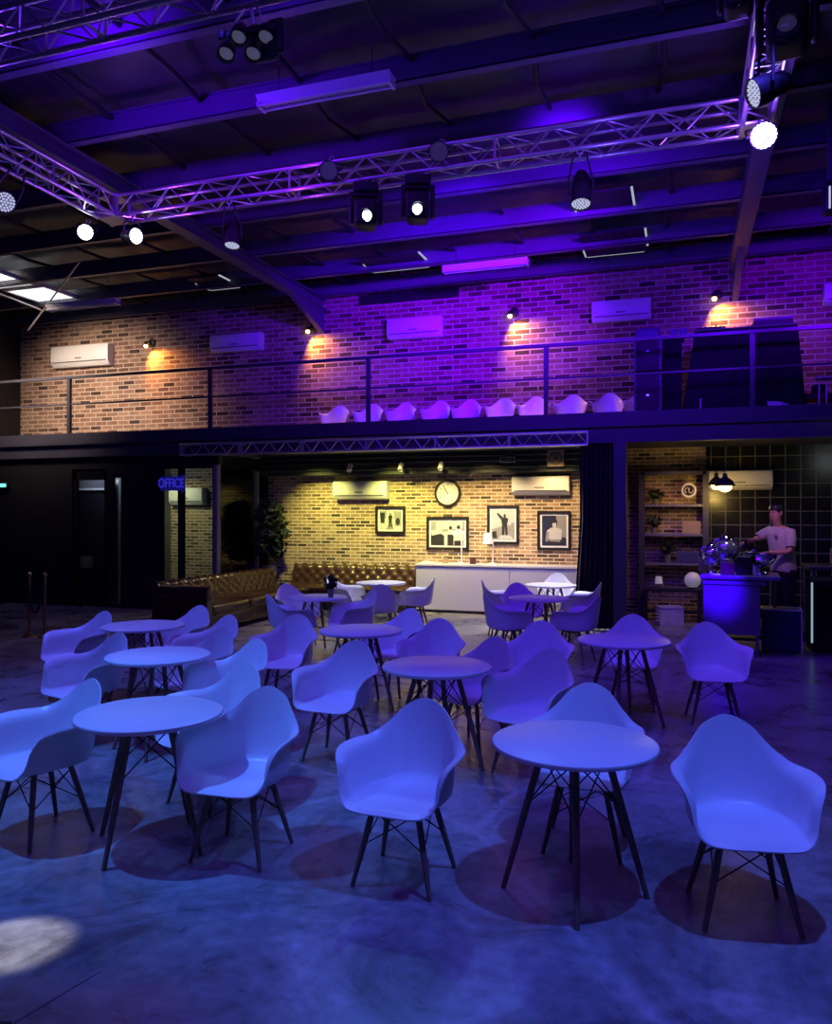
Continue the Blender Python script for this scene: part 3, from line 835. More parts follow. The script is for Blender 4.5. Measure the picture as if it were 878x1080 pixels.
# roof brace rods
for (x0,y0,z0,x1,y1,z1,l) in ((84,276,6.12,30,348,6.0,'thin pale brace rod crossing in front of the bright skylight'),(-10,306,6.1,46,328,5.9,'thin pale brace rod running to the batten by the skylight')):
    a=on_z(x0,y0,z0); bb=on_y(x1,y1,13.05)
    tag(MB().tube([a,bb],.016,8).build('brace_rod',M['alu']),l,'brace rod')

# ------------------------------------------------------------------ AC units
def ac(label,px0,px1,py0,py1,wall,kind='ac',mat_='ac'):
    a=on_y(px0,py0,wall-.1); c=on_y(px1,py1,wall-.1)
    w=1.0; cx=(on_y(px0,500,wall-.12).x+on_y(px1,500,wall-.12).x)/2; w=abs(on_y(px1,500,wall-.12).x-on_y(px0,500,wall-.12).x)-.03
    zc=(on_y((px0+px1)/2,(py0+py1)/2,wall-.12)).z
    h=(py1-py0)/F*((wall-.12)/(C+S*((px0+px1)/2-CX)/F))*.96
    t=thing('air_conditioner',label,'air conditioner',(cx,wall-.004,zc),0,'wall mounted air conditioners')
    hw=w/2
    prof=[(0,-h/2),(-.13,-h/2),(-.20,-h*.34),(-.215,-h*.1),(-.21,h*.35),(-.19,h/2-.01),(-.16,h/2),(0,h/2)]
    b=MB(); n=len(prof)
    rows=[]
    for (x,s) in ((-hw,.96),(-hw+.015,1),(hw-.015,1),(hw,.96)): rows.append([Vector((x,y*s,z*s)) for y,z in prof])
    b.rings(rows,cap=True); b.build('body',M[mat_],t,smooth=35)
    MB().add([(-hw+.04,-.137,-h/2-.002),(hw-.04,-.137,-h/2-.002),(hw-.04,-.205,-h*.34),(-hw+.04,-.205,-h*.34)],[(0,1,2,3)]) 
    b=MB(); b.box(-hw+.05,hw-.05,-.222,-.19,-h*.30,-h*.27); b.build('louvre',M['acdark'],t)
    b=MB(); z=-h*.12
    for k in range(5): b.box(-.09+.035*k,-.066+.035*k,-.220,-.212,z-.012,z+.012)
    b.build('badge',M['acdark'],t)
    return t
ac('white air conditioner on the mezzanine wall next to the skylight end',56,117,364,387,WY)
ac('bluish air conditioner on the mezzanine wall, second from the skylight end',223,277,352,371,WY)
ac('violet lit air conditioner in the middle of the mezzanine wall',409,467,335,357,WY)
ac('blue lit air conditioner on the mezzanine wall between two wall lamps',624,688,316,339,WY)
ac('air conditioner on the mezzanine wall cropped by the photo edge',868,935,297,320,WY)
ac('air conditioner on the lounge brick wall above the small landscape photo',352,410,507,527,WY)
ac('air conditioner on the lounge brick wall beside the curtain',540,602,502,522,WY)
ac('air conditioner on the tiled bar wall behind the pendant lamps',747,816,496,517,WY-.02)
ac('dim air conditioner inside the office behind the OFFICE sign',180,216,514,533,WY)
# long dark plank sign on brick
a=on_y(380,316,WY-.03); c=on_y(484,309,WY-.03)
tag(MB().box(a.x,c.x,WY-.06,WY,(a.z+c.z)/2-.09,(a.z+c.z)/2+.09).build('dark_plank',M['black']),'long dark plank fixed high on the mezzanine brick wall','plank')
a=on_y(405,350,WY-.03); 
# wall lamps
def wall_lamp(px,py,label):
    p=on_y(px,py,WY)
    t=thing('wall_lamp',label,'wall lamp',(p.x,WY,p.z+.10),0,'wall lamps on the mezzanine brick')
    MB().lathe([(.001,0),(.085,0),(.085,.03),(.06,.045),(.001,.045)],20,Matrix.Rotation(PI/2,4,'X')).build('mount',M['black'],t,smooth=40)
    MB().tube([(0,-.04,0),(-.03,-.12,.0),(-.05,-.15,-.03)],.014,8).build('arm',M['black'],t)
    MB().lathe([(.05,-.02),(.04,.03),(.02,.05)],14,Matrix.Translation((-.055,-.16,-.06))).build('shade',M['black'],t,smooth=40)
    MB().ball((-.055,-.16,-.105),.042,12).build('bulb',M['bulb'],t,smooth=60)
    q=Vector((p.x-.055,WY-.16,p.z+.10-.15))
    spot('wall_lamp_light',q,(p.x+.42,WY+.1,p.z-.75),(1,.36,.05),150,120,.9,.03)
wall_lamp(161,366,'wall lamp with orange glow on the mezzanine brick beside the end air conditioner')
wall_lamp(331,351,'wall lamp with orange glow on the mezzanine brick below the long rafter')
wall_lamp(543,335,'wall lamp with orange glow on the mezzanine brick above the chair row')
wall_lamp(757,317,'wall lamp with orange glow above the black covered equipment')

# ------------------------------------------------------------------ mezzanine clutter
def zline(px,py,Y): return on_y(px,py,Y).z
Y0=13.38
def case(px0,px1,z0,z1,label,Y=Y0,dep=.42,mat_='black'):
    x0=on_y(px0,400,Y).x; x1=on_y(px1,400,Y).x
    t=thing('flight_case',label,'flight case',((x0+x1)/2,Y+dep/2,z0))
    w=(x1-x0)/2; h=z1-z0
    MB().rbox(-w,w,-dep/2,dep/2,.006,h-.006,.015).build('body',M[mat_],t,smooth=40)
    b=MB()
    for x in (-w,w): b.box(x-.014,x+.014,-dep/2-.008,-dep/2+.012,.02,h-.02)
    b.build('edge_strip',M['steelbeam'],t)
    b=MB(); n=max(3,int(h/.08))
    for k in range(n):
        for x in (-w+.03,w-.03): b.ball((x,-dep/2-.006,h*(k+.5)/n),.012,6)
    b.build('rivet_row',M['chrome'],t,smooth=60)
    b=MB(); b.box(-.022,.022,-dep/2-.012,-dep/2+.01,h*.6,h*.6+.03); b.build('latch',M['chrome'],t)
zA=3.15; zB=zline(684,392,Y0); zC=zline(684,358,Y0); zD=zline(684,345,Y0)
case(670,697,zA,zB,'black flight case with riveted edges, bottom of the stack on the mezzanine')
case(670,697,zB,zC,'black flight case with riveted edges, upper of the stack on the mezzanine')
x0=on_y(670,350,Y0).x; x1=on_y(696,350,Y0).x
tag(MB().rbox(x0,x1,Y0+.05,Y0+.45,zC,zD,.02).build('storage_box',M['bluebox'],smooth=40),'violet lit box lying on top of the stacked flight cases','box')
x0=on_y(699,350,Y0+.1).x; x1=on_y(722,350,Y0+.1).x; z1=zline(706,358,Y0+.1)
t=thing('folding_screen','tall black panel standing between flight cases and covered equipment','panel',((x0+x1)/2,Y0+.3,3.15))
b=MB(); w=(x1-x0)/2; b.rbox(-w,w*.8,-.12,.12,0,z1-3.15,.02); b.build('board',M['cloth'],t); MB().rbox(-w,w,-.14,.14,z1-3.15,z1-3.1,.01).build('top_bar',M['black'],t)
for k,px in enumerate((711,721)):
    a=on_y(px,352,Y0+.1); h2=a.z-z1+.02
    tag(MB().rbox(a.x-.06,a.x+.06,Y0+.22,Y0+.36,z1+.05,z1+.05+.14,.01).build('small_speaker',M['bluebox']),('small violet box on the tall black panel, nearer the flight cases','small violet box on the tall black panel, nearer the covered equipment')[k],'box')
# black covered equipment
xa0=on_y(733,345,Y0).x; xa1=on_y(842,340,Y0).x; xb0=on_y(717,420,Y0-.1).x; xb1=on_y(854,420,Y0-.1).x; zt=zline(790,346,Y0)
b=MB(); rows=[]
for k in range(9):
    f=k/8; z=zt-(zt-3.16)*f; x0=xa0+(xb0-xa0)*f; x1=xa1+(xb1-xa1)*f; y0=Y0-.12*f; y1=Y0+.75
    row=[]
    pts=[]
    n=36
    for i in range(n): pts.append((x0+(x1-x0)*i/n,y0))
    for i in range(8): pts.append((x1,y0+(y1-y0)*i/8))
    for i in range(n): pts.append((x1-(x1-x0)*i/n,y1))
    for i in range(8): pts.append((x0,y1-(y1-y0)*i/8))
    for q,(x,y) in enumerate(pts): row.append(Vector((x+.015*f*math.sin(q*1.7),y+.035*f*math.sin(q*.9),z)))
    rows.append(row)
rows.insert(0,[Vector((p.x*.98+.02*(xa0+xa1)/2,p.y*.98+.02*(Y0+.35),zt+.01)) for p in rows[0]])
b.rings(rows,cap=True)
t=thing('covered_equipment','large equipment hidden under a black cloth behind the mezzanine rail','equipment',((xa0+xa1)/2,Y0+.3,3.15))
o=b.build('black_cloth',M['cloth'],t,smooth=60); o.location=(-(xa0+xa1)/2,-Y0-.3,-3.15)
b=MB(); b.tube([(xa0,Y0-.02,zt+.01),(xa1,Y0-.02,zt+.02)],.012,6); o=b.build('metal_edge',M['alu'],t); o.location=(-(xa0+xa1)/2,-Y0-.3,-3.15)
x0=on_y(796,336,Y0).x; x1=on_y(838,336,Y0).x
t=thing('rack_unit','slim black rack unit with violet edges lying on the covered equipment','rack unit',((x0+x1)/2,Y0+.3,zt+.012))
w=(x1-x0)/2
MB().rbox(-w,w,-.2,.2,0,.15,.015).build('chassis',M['black'],t)
b=MB(); b.box(-w,w,-.212,-.2,.115,.15); b.box(-w,w,-.212,-.2,0,.035); b.build('trim_strip',M['steelbeam'],t)
x0=on_y(735,342,Y0).x; x1=on_y(766,342,Y0).x
t=thing('audio_mixer','small black mixer lying on top of the black cloth','mixer',((x0+x1)/2,Y0+.3,zt+.012)); w=(x1-x0)/2
MB().rbox(-w,w,-.2,.2,0,.07,.015).build('chassis',M['black'],t)
for k in range(5): MB().lathe([(.015,.07),(.013,.10+.03*(k==3)),(.001,.10+.03*(k==3))],8,Matrix.Translation((-w*.7+w*.35*k,-.1,0))).build('knob',M['black'],t)
# bits on deck edge near the cloth: paper, bottle, stool, wire rack
p=on_y(822,419,MY+.2)
b=MB(); b.add([(-.14,0,0),(.03,-.02,0),(.03,-.0,.10),(-.16,.03,.12),(.22,.04,.0),(.22,.06,.03)],[(0,1,2,3),(1,4,5,2)])
tag(b.build('folded_paper',M['paper'],loc=(p.x,MY+.22,3.44-.02)),'folded white paper on the mezzanine edge before the black cloth','paper')
struct(MB().box(on_y(640,541,MY).x,XR-.1,MY+.06,MY+.45,3.38,3.42).build('trim_edge_shelf',M['deck']))
p=on_y(738,415,MY+.2)
t=thing('desk_microphone','small microphone on a stand at the mezzanine edge before the black cloth','microphone',(p.x,MY+.2,3.42))
MB().rbox(-.07,.07,-.04,.04,0,.03,.01).build('base',M['potgrey'],t); MB().tube([(0.02,0,.03),(.02,0,.17)],.012,8).build('stem',M['alu'],t); MB().ball((.02,0,.18),.022,10).build('head',M['alu'],t)
p=on_y(862,400,MY+.5)
t=thing('low_stool','low dark stool beside the black covered equipment','stool',(on_y(866,410,13.6).x,13.75,3.15))
MB().rbox(-.25,.25,-.2,.2,.45,.55,.02).build('seat',M['maroon'],t)
for sx in (-1,1):
    for sy in (-1,1): MB().box(sx*.22-.02,sx*.22+.02,sy*.17-.02,sy*.17+.02,0,.45).build('leg',M['black'],t)
MB().rbox(-.1,.1,-.1,.1,.552,.70,.02).build('top_block',M['black'],t)
t=thing('white_wire_rack','white thin legged rack at the photo edge on the mezzanine','rack',(on_y(880,410,13.3).x,13.3,3.15))
b=MB()
for k in range(4): b.tube([(-.2+.1*k,0,0),(-.2+.1*k,0,.75)],.012,6)
b.build('upright',M['white'],t); MB().box(-.25,.2,-.12,.12,.72,.75).build('shelf',M['white'],t)

# ------------------------------------------------------------------ lounge wall : clock, photos, counter, lamps
p=on_y(472,520,WY-.05)
t=thing('wall_clock','round white wall clock with black rim between the two air conditioners','clock',(p.x,WY,p.z))
RX=Matrix.Rotation(PI/2,4,'X')
cr=.265
MB().lathe([(cr-.045,.05),(cr-.04,.062),(cr-.01,.062),(cr,.04),(cr,0),(cr-.05,0)],48,RX,cap=False).build('rim',M['frameblack'],t,smooth=40)
MB().lathe([(.001,.03),(cr-.03,.03),(cr-.03,.0),(.001,0)],48,RX).build('face',M['mount'],t)
for k in range(12):
    a=2*PI*(k+1)/12
    me=text_mesh(str(k+1),.055,.001); me.materials.append(M['frameblack'])
    o=D.objects.new('numeral',me); COL.objects.link(o); o.parent=t; o.rotation_euler=(PI/2,0,0); o.location=(.165*math.sin(a),-.034,.165*math.cos(a))
b=MB()
for k in range(60):
    a=2*PI*k/60; r0=.198 if k%5 else .192
    b.tube([(r0*math.sin(a),-.033,r0*math.cos(a)),(.21*math.sin(a),-.033,.21*math.cos(a))],.002,4)
b.build('minute_marks',M['frameblack'],t)
for nm,a,l,w in (('minute_hand',-30,.17,.005),('hour_hand',-33,.11,.008)):
    a=math.radians(a); MB().tube([(-.03*math.sin(a),-.042,-.03*math.cos(a)),(l*math.sin(a),-.042,l*math.cos(a))],w,6).build(nm,M['frameblack'],t)
def photo(px0,px1,py0,py1,label,shapes,bg='print_l'):
    Yp=WY-.04
    x0=on_y(px0,550,Yp).x; x1=on_y(px1,550,Yp).x; dm=Yp/(C+S*((px0+px1)/2-CX)/F)
    z1=EYE+(HZ-py0)*dm/F; z0=EYE+(HZ-py1)*dm/F
    w=(x1-x0)/2; h=(z1-z0)/2
    t=thing('framed_photo',label,'framed photo',((x0+x1)/2,WY,(z0+z1)/2),0,'framed black and white photos')
    f=.05
    b=MB(); b.box(-w,w,-.045,0,-h,-h+f); b.box(-w,w,-.045,0,h-f,h); b.box(-w,-w+f,-.045,0,-h+f,h-f); b.box(w-f,w,-.045,0,-h+f,h-f); b.build('frame',M['frameblack'],t)
    MB().box(-w+f,w-f,-.018,0,-h+f,h-f).build('mount_card',M['mount'],t)
    pw=w-f-.035; ph=h-f-.035
    b=MB(); mats=[M[bg],M['print_m'],M['print_d'],M['print_l']]
    b.poly([(-pw,-.021,-ph),(pw,-.021,-ph),(pw,-.021,ph),(-pw,-.021,ph)])
    for i,(mi,pts) in enumerate(shapes):
        b.mi=mi; b.poly([(x*pw,-.022-.0006*i,z*ph) for x,z in pts])
    b.build('print',mats,t)
def ell(cx,cz,rx,rz,n=12): return [(cx+rx*math.cos(2*PI*k/n),cz+rz*math.sin(2*PI*k/n)) for k in range(n)]
def man(cx,z0,z1,wd):
    H=z1-z0
    return [(2,[(cx-wd,z0),(cx-wd*.2,z0),(cx,z0+H*.4),(cx+wd*.3,z0),(cx+wd,z0),(cx+wd*.8,z0+H*.5),(cx+wd*1.2,z0+H*.78),(cx+wd*.4,z0+H*.84),(cx-wd*.4,z0+H*.84),(cx-wd*1.2,z0+H*.76),(cx-wd*.9,z0+H*.5)]),(2,ell(cx,z0+H*.92,wd*.42,H*.08))]
photo(396,427.5,534,563,'small landscape black and white photo below the air conditioner, lone walking figure',
 [(1,[(-1,.2),(1,.1),(1,.95),(-1,1)]),(2,[(-.9,-.3),(-.55,-.35),(-.5,.8),(-.95,.8)]),(1,[(.4,-.6),(.95,-.6),(.95,.5),(.45,.5)]),(2,ell(.68,-.15,.2,.4)),(3,[(-.4,-.1),(.35,-.1),(.3,.9),(-.35,.9)]),(1,[(-.4,-1),(-.1,-.4),(.2,-.4),(.3,-1)])]+man(0,-.75,.75,.17))
photo(450,494.5,545,580,'widest landscape black and white photo, two pale figures, behind the slim arched lamp',
 [(1,[(-1,.1),(1,.2),(1,1),(-1,1)]),(3,[(-.7,.3),(.9,.4),(.9,.95),(-.7,.95)]),(2,[(-1,-1),(-.2,-1),(-.2,-.2),(-.5,.05),(-1,0)]),(3,[(-.95,-.2),(-.3,0),(-.35,.3),(-.95,.25)]),(2,[(.0,-1),(.35,-1),(.35,-.1),(.0,-.1)]),(3,[(.35,-.6),(.9,-.6),(.95,.2),(.7,.4),(.4,.25)]),(2,ell(.18,.45,.09,.16)),(3,[(0,-.1),(.36,-.1),(.33,.3),(.03,.3)]),(2,ell(.65,.5,.1,.16)),(2,[(.4,-1),(.9,-1),(.9,-.6),(.4,-.6)])])
photo(514,547.5,533,574,'tall black and white photo behind the shaded table lamp, standing figure outdoors',
 [(1,[(-1,-1),(1,-1),(1,-.1),(.3,.0),(-1,-.3)]),(2,[(-1,-.9),(-.5,-.9),(-.6,-.4),(-1,-.5)]),(3,[(-.4,-.95),(.9,-.95),(.6,-.7),(-.2,-.7)]),(1,[(.5,-.2),(1,-.3),(1,.2),(.7,.1)])]+man(.15,-.7,.72,.26)+[(2,[(-.2,.35),(-.55,.75),(-.45,.8),(0,.5)])])
photo(567,602.5,539,580.5,'tall black and white photo nearest the curtain, portrait of a person in a pale shirt',
 [(1,[(-.2,-.2),(1,-.5),(1,1),(.2,1)]),(3,[(-.55,-.55),(.6,-.6),(.62,.05),(.3,.2),(-.25,.2),(-.6,.0)]),(2,ell(.02,.45,.24,.3)),(3,ell(.02,.38,.17,.23)),(2,[(-.25,.5),(.27,.52),(.2,.78),(-.15,.78)]),(2,[(-.6,-.95),(.7,-.95),(.62,-.6),(-.55,-.55)]),(1,[(-.72,-.7),(-.5,-.75),(-.4,-.1),(-.62,-.05)]),(1,[(-.4,-.7),(.5,-.75),(.5,-.6),(-.4,-.55)])],bg='navy')
# service counter
Yc=14.08
xc0_=on_y(439,600,Yc).x; xc1_=on_y(636,600,Yc).x
t=thing('white_counter','long low white counter below the framed photos','counter',((xc0_+xc1_)/2,Yc+.3,0))
w=(xc1_-xc0_)/2; dx=on_y(538,600,Yc).x-(xc0_+xc1_)/2
MB().box(-w,w,-.29,.28,.05,.86).build('carcass',M['counter'],t)
MB().box(-w,w,-.25,.26,.0,.05).build('plinth',M['acdark'],t)
for (a,c) in ((-w,dx-.008),(dx+.008,w)): MB().box(a+.004,c-.004,-.31,-.29,.06,.85).build('front_panel',M['counter'],t)
MB().rbox(-w-.01,w+.01,-.33,.29,.86,.90,.008).build('worktop',M['counter'],t)
def on_counter(px): return Vector((on_y(px,595,Yc+.25).x,Yc+.25,.90))
# slim arched lamp + shaded lamp
p=on_counter(486+27)
p=on_counter(486)
t=thing('arched_table_lamp','slim white arched lamp on the counter before the widest photo','lamp',p)
b=MB(); b.tube([(0.02,0,.02),(.02,0,.55),(.0,0,.62),(-.06,0,.64),(-.11,0,.60)],.013,8); b.build('stem',M['white'],t,smooth=60)
MB().lathe([(.001,0),(.09,0),(.09,.015),(.02,.03),(.001,.03)],24).build('base',M['white'],t,smooth=40)
MB().lathe([(.045,0),(.02,.06),(.001,.065)],16,Matrix.Translation((-.11,0,.54))).build('lamp_shade',M['shade'],t,smooth=40)
p=on_counter(520)
t=thing('shaded_table_lamp','white table lamp with a pale shade on the counter, before the tall photo','lamp',p)
MB().lathe([(.001,0),(.10,0),(.10,.02),(.02,.03),(.001,.03)],24).build('base',M['white'],t,smooth=40)
b=MB(); b.tube([(0,0,.02),(0,0,.44),(-.03,0,.47),(-.09,0,.46)],.012,8); b.build('stem',M['white'],t,smooth=60)
MB().lathe([(.10,0),(.075,.20),(.001,.20)],24,Matrix.Translation((-.09,0,.38)),cap=False).build('lamp_shade',M['shade'],t,smooth=40)
for px,h,w_,nm,l,m in ((470,.13,.05,'candle_jar','brown candle jar on the counter nearest the sofa','carton'),(499,.12,.06,'candle_jar','squat brown candle jar between the two table lamps','maroon')):
    p=on_counter(px); t=thing(nm,l,'jar',p)
    MB().lathe([(.001,0),(w_,0),(w_,h*.85),(w_*.9,h*.88),(.001,h*.88)],16).build('body',M[m],t,smooth=40); MB().lathe([(w_*.95,h*.88),(w_*.95,h),(.001,h)],16).build('lid',M['black'],t,smooth=40)
p=on_counter(452); tag(MB().rbox(-.12,.12,-.08,.08,0,.03,.008).build('napkin_stack',M['paper'],loc=p),'low stack of white napkins on the sofa end of the counter','napkins')
# track spots, white sign box, fan box on service beam
def track(px,py,label):
    p=on_y(px,py,WY-.5)
    t=thing('track_spotlight',label,'spotlight',(p.x,WY-.42,2.75),0,'spotlights on the service beam')
    MB().tube([(0,0.03,.02),(0,-.1,-.02)],.012,6).build('arm',M['white'],t)
    MB().lathe([(.03,.09),(.045,.07),(.05,-.07),(.042,-.07),(.04,-.05),(.001,-.05)],16,Matrix.Translation((0,-.13,-.03))@Matrix.Rotation(-.5,4,'X')).build('head',M['white'],t,smooth=40)
track(370,492,'white spotlight on the service beam above the air conditioner'); track(424,496,'white spotlight on the service beam left of the clock'); track(466,490,'white spotlight on the service beam just above the clock')
p=on_y(535,485,WY-.5); t=thing('exit_box','small white sign box on the service beam between clock and curtain','sign',(p.x,WY-.42,2.83))
MB().rbox(-.15,.15,-.04,.0,-.06,.06,.01).build('housing',M['grey'],t)
b=MB()
for k in range(4): b.box(-.11+.06*k,-.07+.06*k,-.045,-.04,-.03,.03)
b.build('glyphs',M['black'],t)
p=on_y(586,484,WY-.5); t=thing('vent_fan','square brown vent fan on the service beam next to the curtain','vent',(p.x,WY-.42,2.83))
MB().rbox(-.15,.15,-.05,0,-.15,.15,.01).build('housing',M['carton'],t)
b=MB(); b.lathe([(.12,.055),(.10,.055),(.10,.05),(.12,.05)],20,RX,cap=False)
for k in range(4):
    a=PI/4*k; b.tube([(-.11*math.cos(a),-.055,-.11*math.sin(a)),(.11*math.cos(a),-.055,.11*math.sin(a))],.008,5)
b.build('grille',M['acdark'],t)

# ------------------------------------------------------------------ chesterfield sofas
def sofa(name,label,L,loc,rotz,armsides=(1,1),cush=3,dep=1.0,H=.78):
    t=thing(name,label,'sofa',loc,rotz)
    # local: length along X (0..L), front at -Y (y=-dep), back at y=0
    MB().rbox(0,L,-dep+.06,-.05,.07,.30,.03).build('base',M['leather'],t,smooth=40)
    b=MB()
    for x in (.12,L-.12):
        for y in (-dep+.14,-.14): b.lathe([(.035,0),(.045,.05),(.03,.075)],12,Matrix.Translation((x,y,0)))
    b.build('feet',M['wood'],t)
    a0=.20 if armsides[0] else 0; a1=.20 if armsides[1] else 0
    w=(L-a0-a1)/cush
    for k in range(cush): MB().rbox(a0+k*w+.006,a0+(k+1)*w-.006,-dep+.02,-.24,.295,.445,.05,4).build('seat_cushion',M['leather'],t,smooth=60)
    # tufted back
    def tuft(u,v,amp):
        return amp*(abs(math.sin(PI*(u+v)))*abs(math.sin(PI*(u-v))))**.5
    b=MB(); rows=[]
    nu=int(L*34); prof=[]
    for k in range(19):
        f=k/18
        if f<.62:
            g=f/.62; prof.append((-.30+.10*g,.36+(H-.46)*g,True,0))
        else:
            g=(f-.62)/.38*PI*1.15; prof.append((-.12-.08*math.cos(g),(H-.10)+.10*math.sin(g),g<1.9,g))
    prof+= [(-.04,.5,False,0),(-.04,.08,False,0)]
    for i in range(nu+1):
        x=L*i/nu; row=[]
        for k,(y,z,tf,g) in enumerate(prof):
            q=tuft(x/.22,k/18*3.0,.045) if tf else .02
            ny,nz=(-.95,.25) if g==0 else (-math.cos(g),math.sin(g))
            row.append(Vector((x,y+ny*q,z+nz*q)))
        rows.append(row)
    b.rings(rows,cap=True); b.build('backrest',M['leather'],t,smooth=80)
    for sd,on in zip((0,1),armsides):
        if not on: continue
        xx=0 if sd==0 else L-.20
        b=MB(); b.rbox(xx+.02,xx+.18,-dep+.03,-.1,.08,.62,.03)
        b.tube([(xx+.10,-dep+.0,.64),(xx+.10,-.08,.64)],.125,20)
        b.build('arm',M['leather'],t,smooth=40)
        b=MB(); b.lathe([(.11,0),(.11,.012),(.09,.02),(.001,.02)],20,Matrix.Translation((xx+.10,-dep,.64))@RX)
        b.box(xx+.03,xx+.17,-dep+.005,-dep+.04,.09,.58); b.build('arm_front',M['leather'],t,smooth=40)
    return t
# left sofa : runs along Y; front faces +X. local X -> -Y ... rotz = +90deg: local x->+Y, local -y -> +X
sofa('leather_sofa','long brown buttoned leather sofa along the office glazing',3.55,(-7.72,10.15,0),PI/2,(1,0),3,1.02,.78)
sofa('leather_sofa','brown buttoned leather sofa below the brick wall, meeting the counter',2.62,(-7.5,WY-.03,0),0,(0,0),3,.95,.80)
# big plant behind corner
def leafy(name,label,loc,h,rad,n,potr,poth,seed,lsz=.16,trunk=True,potm='potgrey'):
    rnd=random.Random(seed)
    t=thing(name,label,'plant',loc)
    MB().lathe([(.001,0),(potr*.75,0),(potr,poth),(potr*.88,poth),(potr*.85,poth-.03),(.001,poth-.03)],20).build('pot',M[potm],t,smooth=40)
    if trunk:
        b=MB(); b.tube([(0,0,poth-.03),(.02,.01,poth+(h-poth)*.35),(-.02,.02,h*.8)],[.03*rad+.006,.02*rad+.005,.008],8)
        for k in range(5):
            a=k*1.3; z=poth+(h-poth)*(.35+.1*k); b.tube([(0,0,z),(rad*.6*math.cos(a),rad*.6*math.sin(a),z+rad*.4)],.007,6)
        b.build('trunk',M['wood'],t)
    b=MB()
    for k in range(n):
        a=rnd.uniform(0,2*PI); v=rnd.uniform(-1,1); r=rad*(rnd.random()**.45)
        hh=(h-poth)/2
        c=Vector((r*math.cos(a)*math.sqrt(max(0,1-v*v*.8)),r*math.sin(a)*math.sqrt(max(0,1-v*v*.8)),poth+hh*1.1+v*hh*.9))
        q=Quaternion((rnd.uniform(-1,1),rnd.uniform(-1,1),rnd.uniform(-1,1),rnd.uniform(-1,1))).normalized()
        s=lsz*rnd.uniform(.6,1.1)
        pts=[Vector(pp)*s for pp in ((0,-.6,0),(.22,-.2,.05),(.25,.15,.06),(0,.65,-.05),(-.25,.15,.06),(-.22,-.2,.05))]
        b.poly([c+q@p_ for p_ in pts])
    b.build('foliage',M['foliage'],t); return t
leafy('potted_ficus','large dark potted ficus in the corner behind the leather sofas',(xs[5]+.48+.3,WY-1.15+.6,0) if False else (-7.98+.12,WY-.55,0),2.05,.36,420,.14,.8,3,.2)
p=floor_at(349,10.4); leafy('small_table_plant','small dark plant in a vase on the sofa table',(p.x,p.y,.742),.28,.085,60,.045,.11,4,.09,False)

# ------------------------------------------------------------------ rope stands
prev=None
for px,l in ((31,'brass rope stand nearer the photo edge in the dark entry'),(47,'brass rope stand nearer the glass door in the dark entry')):
    p=floor_at(px,11.8)
    t=thing('rope_stand',l,'rope stand',p,0,'brass rope stands')
    MB().lathe([(.001,0),(.10,0),(.095,.02),(.05,.045),(.03,.06),(.001,.06)],24).build('base',M['brass'],t,smooth=40)
    MB().tube([(0,0,.05),(0,0,.92)],.024,12).build('pole',M['brass'],t,smooth=60)
    MB().lathe([(.03,.90),(.04,.92),(.035,.95),(.001,.97)],16).build('finial',M['brass'],t,smooth=40)
    if prev is not None:
        a=Vector((prev.x,prev.y,.86)); c=Vector((p.x,p.y,.86))
        tag(MB().tube([a.lerp(c,k/12)+Vector((0,-.03,-.5*(1-(2*k/12-1)**2))) for k in range(13)],.018,8).build('barrier_rope',M['cloth']),'black rope sagging between the two brass rope stands','rope')
    prev=p

# ------------------------------------------------------------------ bar area
# shelf unit
Ys=WY-.35
x0=on_y(677,560,Ys).x; x1=on_y(745,560,Ys).x
t=thing('shelf_unit','dark open shelf unit against the brick at the bar','shelf unit',((x0+x1)/2,Ys+.15,0)); w=(x1-x0)/2
zt_=zline(710,497,Ys)
for x in (-w,w): MB().box(x-.05,x+.05,-.12,.14,0,zt_).build('upright',M['deck'],t)
MB().box(-w,w,-.12,.14,zt_-.06,zt_).build('top_board',M['deck'],t)
shz=[zline(711,y,Ys) for y in (532,563,594)]
for z in shz:
    s=MB().box(-w+.05,w-.05,-.14,.14,z-.04,z).build('shelf_board',M['grey'],t)
    b=MB()
    for k in range(22): b.box(-w+.07+k*(2*w-.14)/22,-w+.07+(k+.55)*(2*w-.14)/22,-.146,-.14,z-.034,z-.006)
    b.build('edge_studs',M['alu'],s)
def shelf_pos(px,z): return Vector((on_y(px,560,Ys+.1).x,Ys+.12,z))
p=shelf_pos(727,0); p.z=zline(727,517,Ys)
t=thing('round_sign','round white ring sign with number-like mark above the top bar shelf','sign',(p.x,Ys+.1,p.z))
MB().lathe([(.09,0),(.09,.02),(.125,.02),(.125,0)],28,RX,cap=False).build('ring',M['white'],t)
MB().lathe([(.001,0),(.09,0),(.09,.01),(.001,.01)],28,RX).build('disc',M['frameblack'],t)
b=MB(); b.tube([(.035*math.cos(a)-.03,-.014,.045*math.sin(a)) for a in [k*2*PI/10 for k in range(8)]],.008,5); b.tube([(.035*math.cos(a)+.03,-.014,.045*math.sin(a)) for a in [k*2*PI/10+2 for k in range(8)]],.008,5)
b.build('emblem',M['white'],t)
struct(MB().box(p.x-.01,p.x+.01,Ys+.1,WY,p.z-.01,p.z+.01).build('trim_sign_pin',M['black']))
def shelfplant(px,z,h,r,label,sd,pot=.06,ph=.1):
    q=shelf_pos(px,z); leafy('shelf_plant',label,q,h,r,70,pot,ph,sd,.1,False)
shelfplant(692,shz[0],.26,.13,'dark trailing plant on the top bar shelf',11); 
shelfplant(690,shz[1],.30,.13,'dark leafy plant on the middle bar shelf',12)
shelfplant(704,shz[2],.34,.13,'round bushy plant in a grey pot on the lowest bar shelf',13,.07,.15)
q=shelf_pos(729.5,shz[1]); tag(MB().rbox(-.15,.15,-.04,.04,0,.22,.006).build('kraft_box',M['carton'],loc=q),'square kraft board box on the middle bar shelf','box')
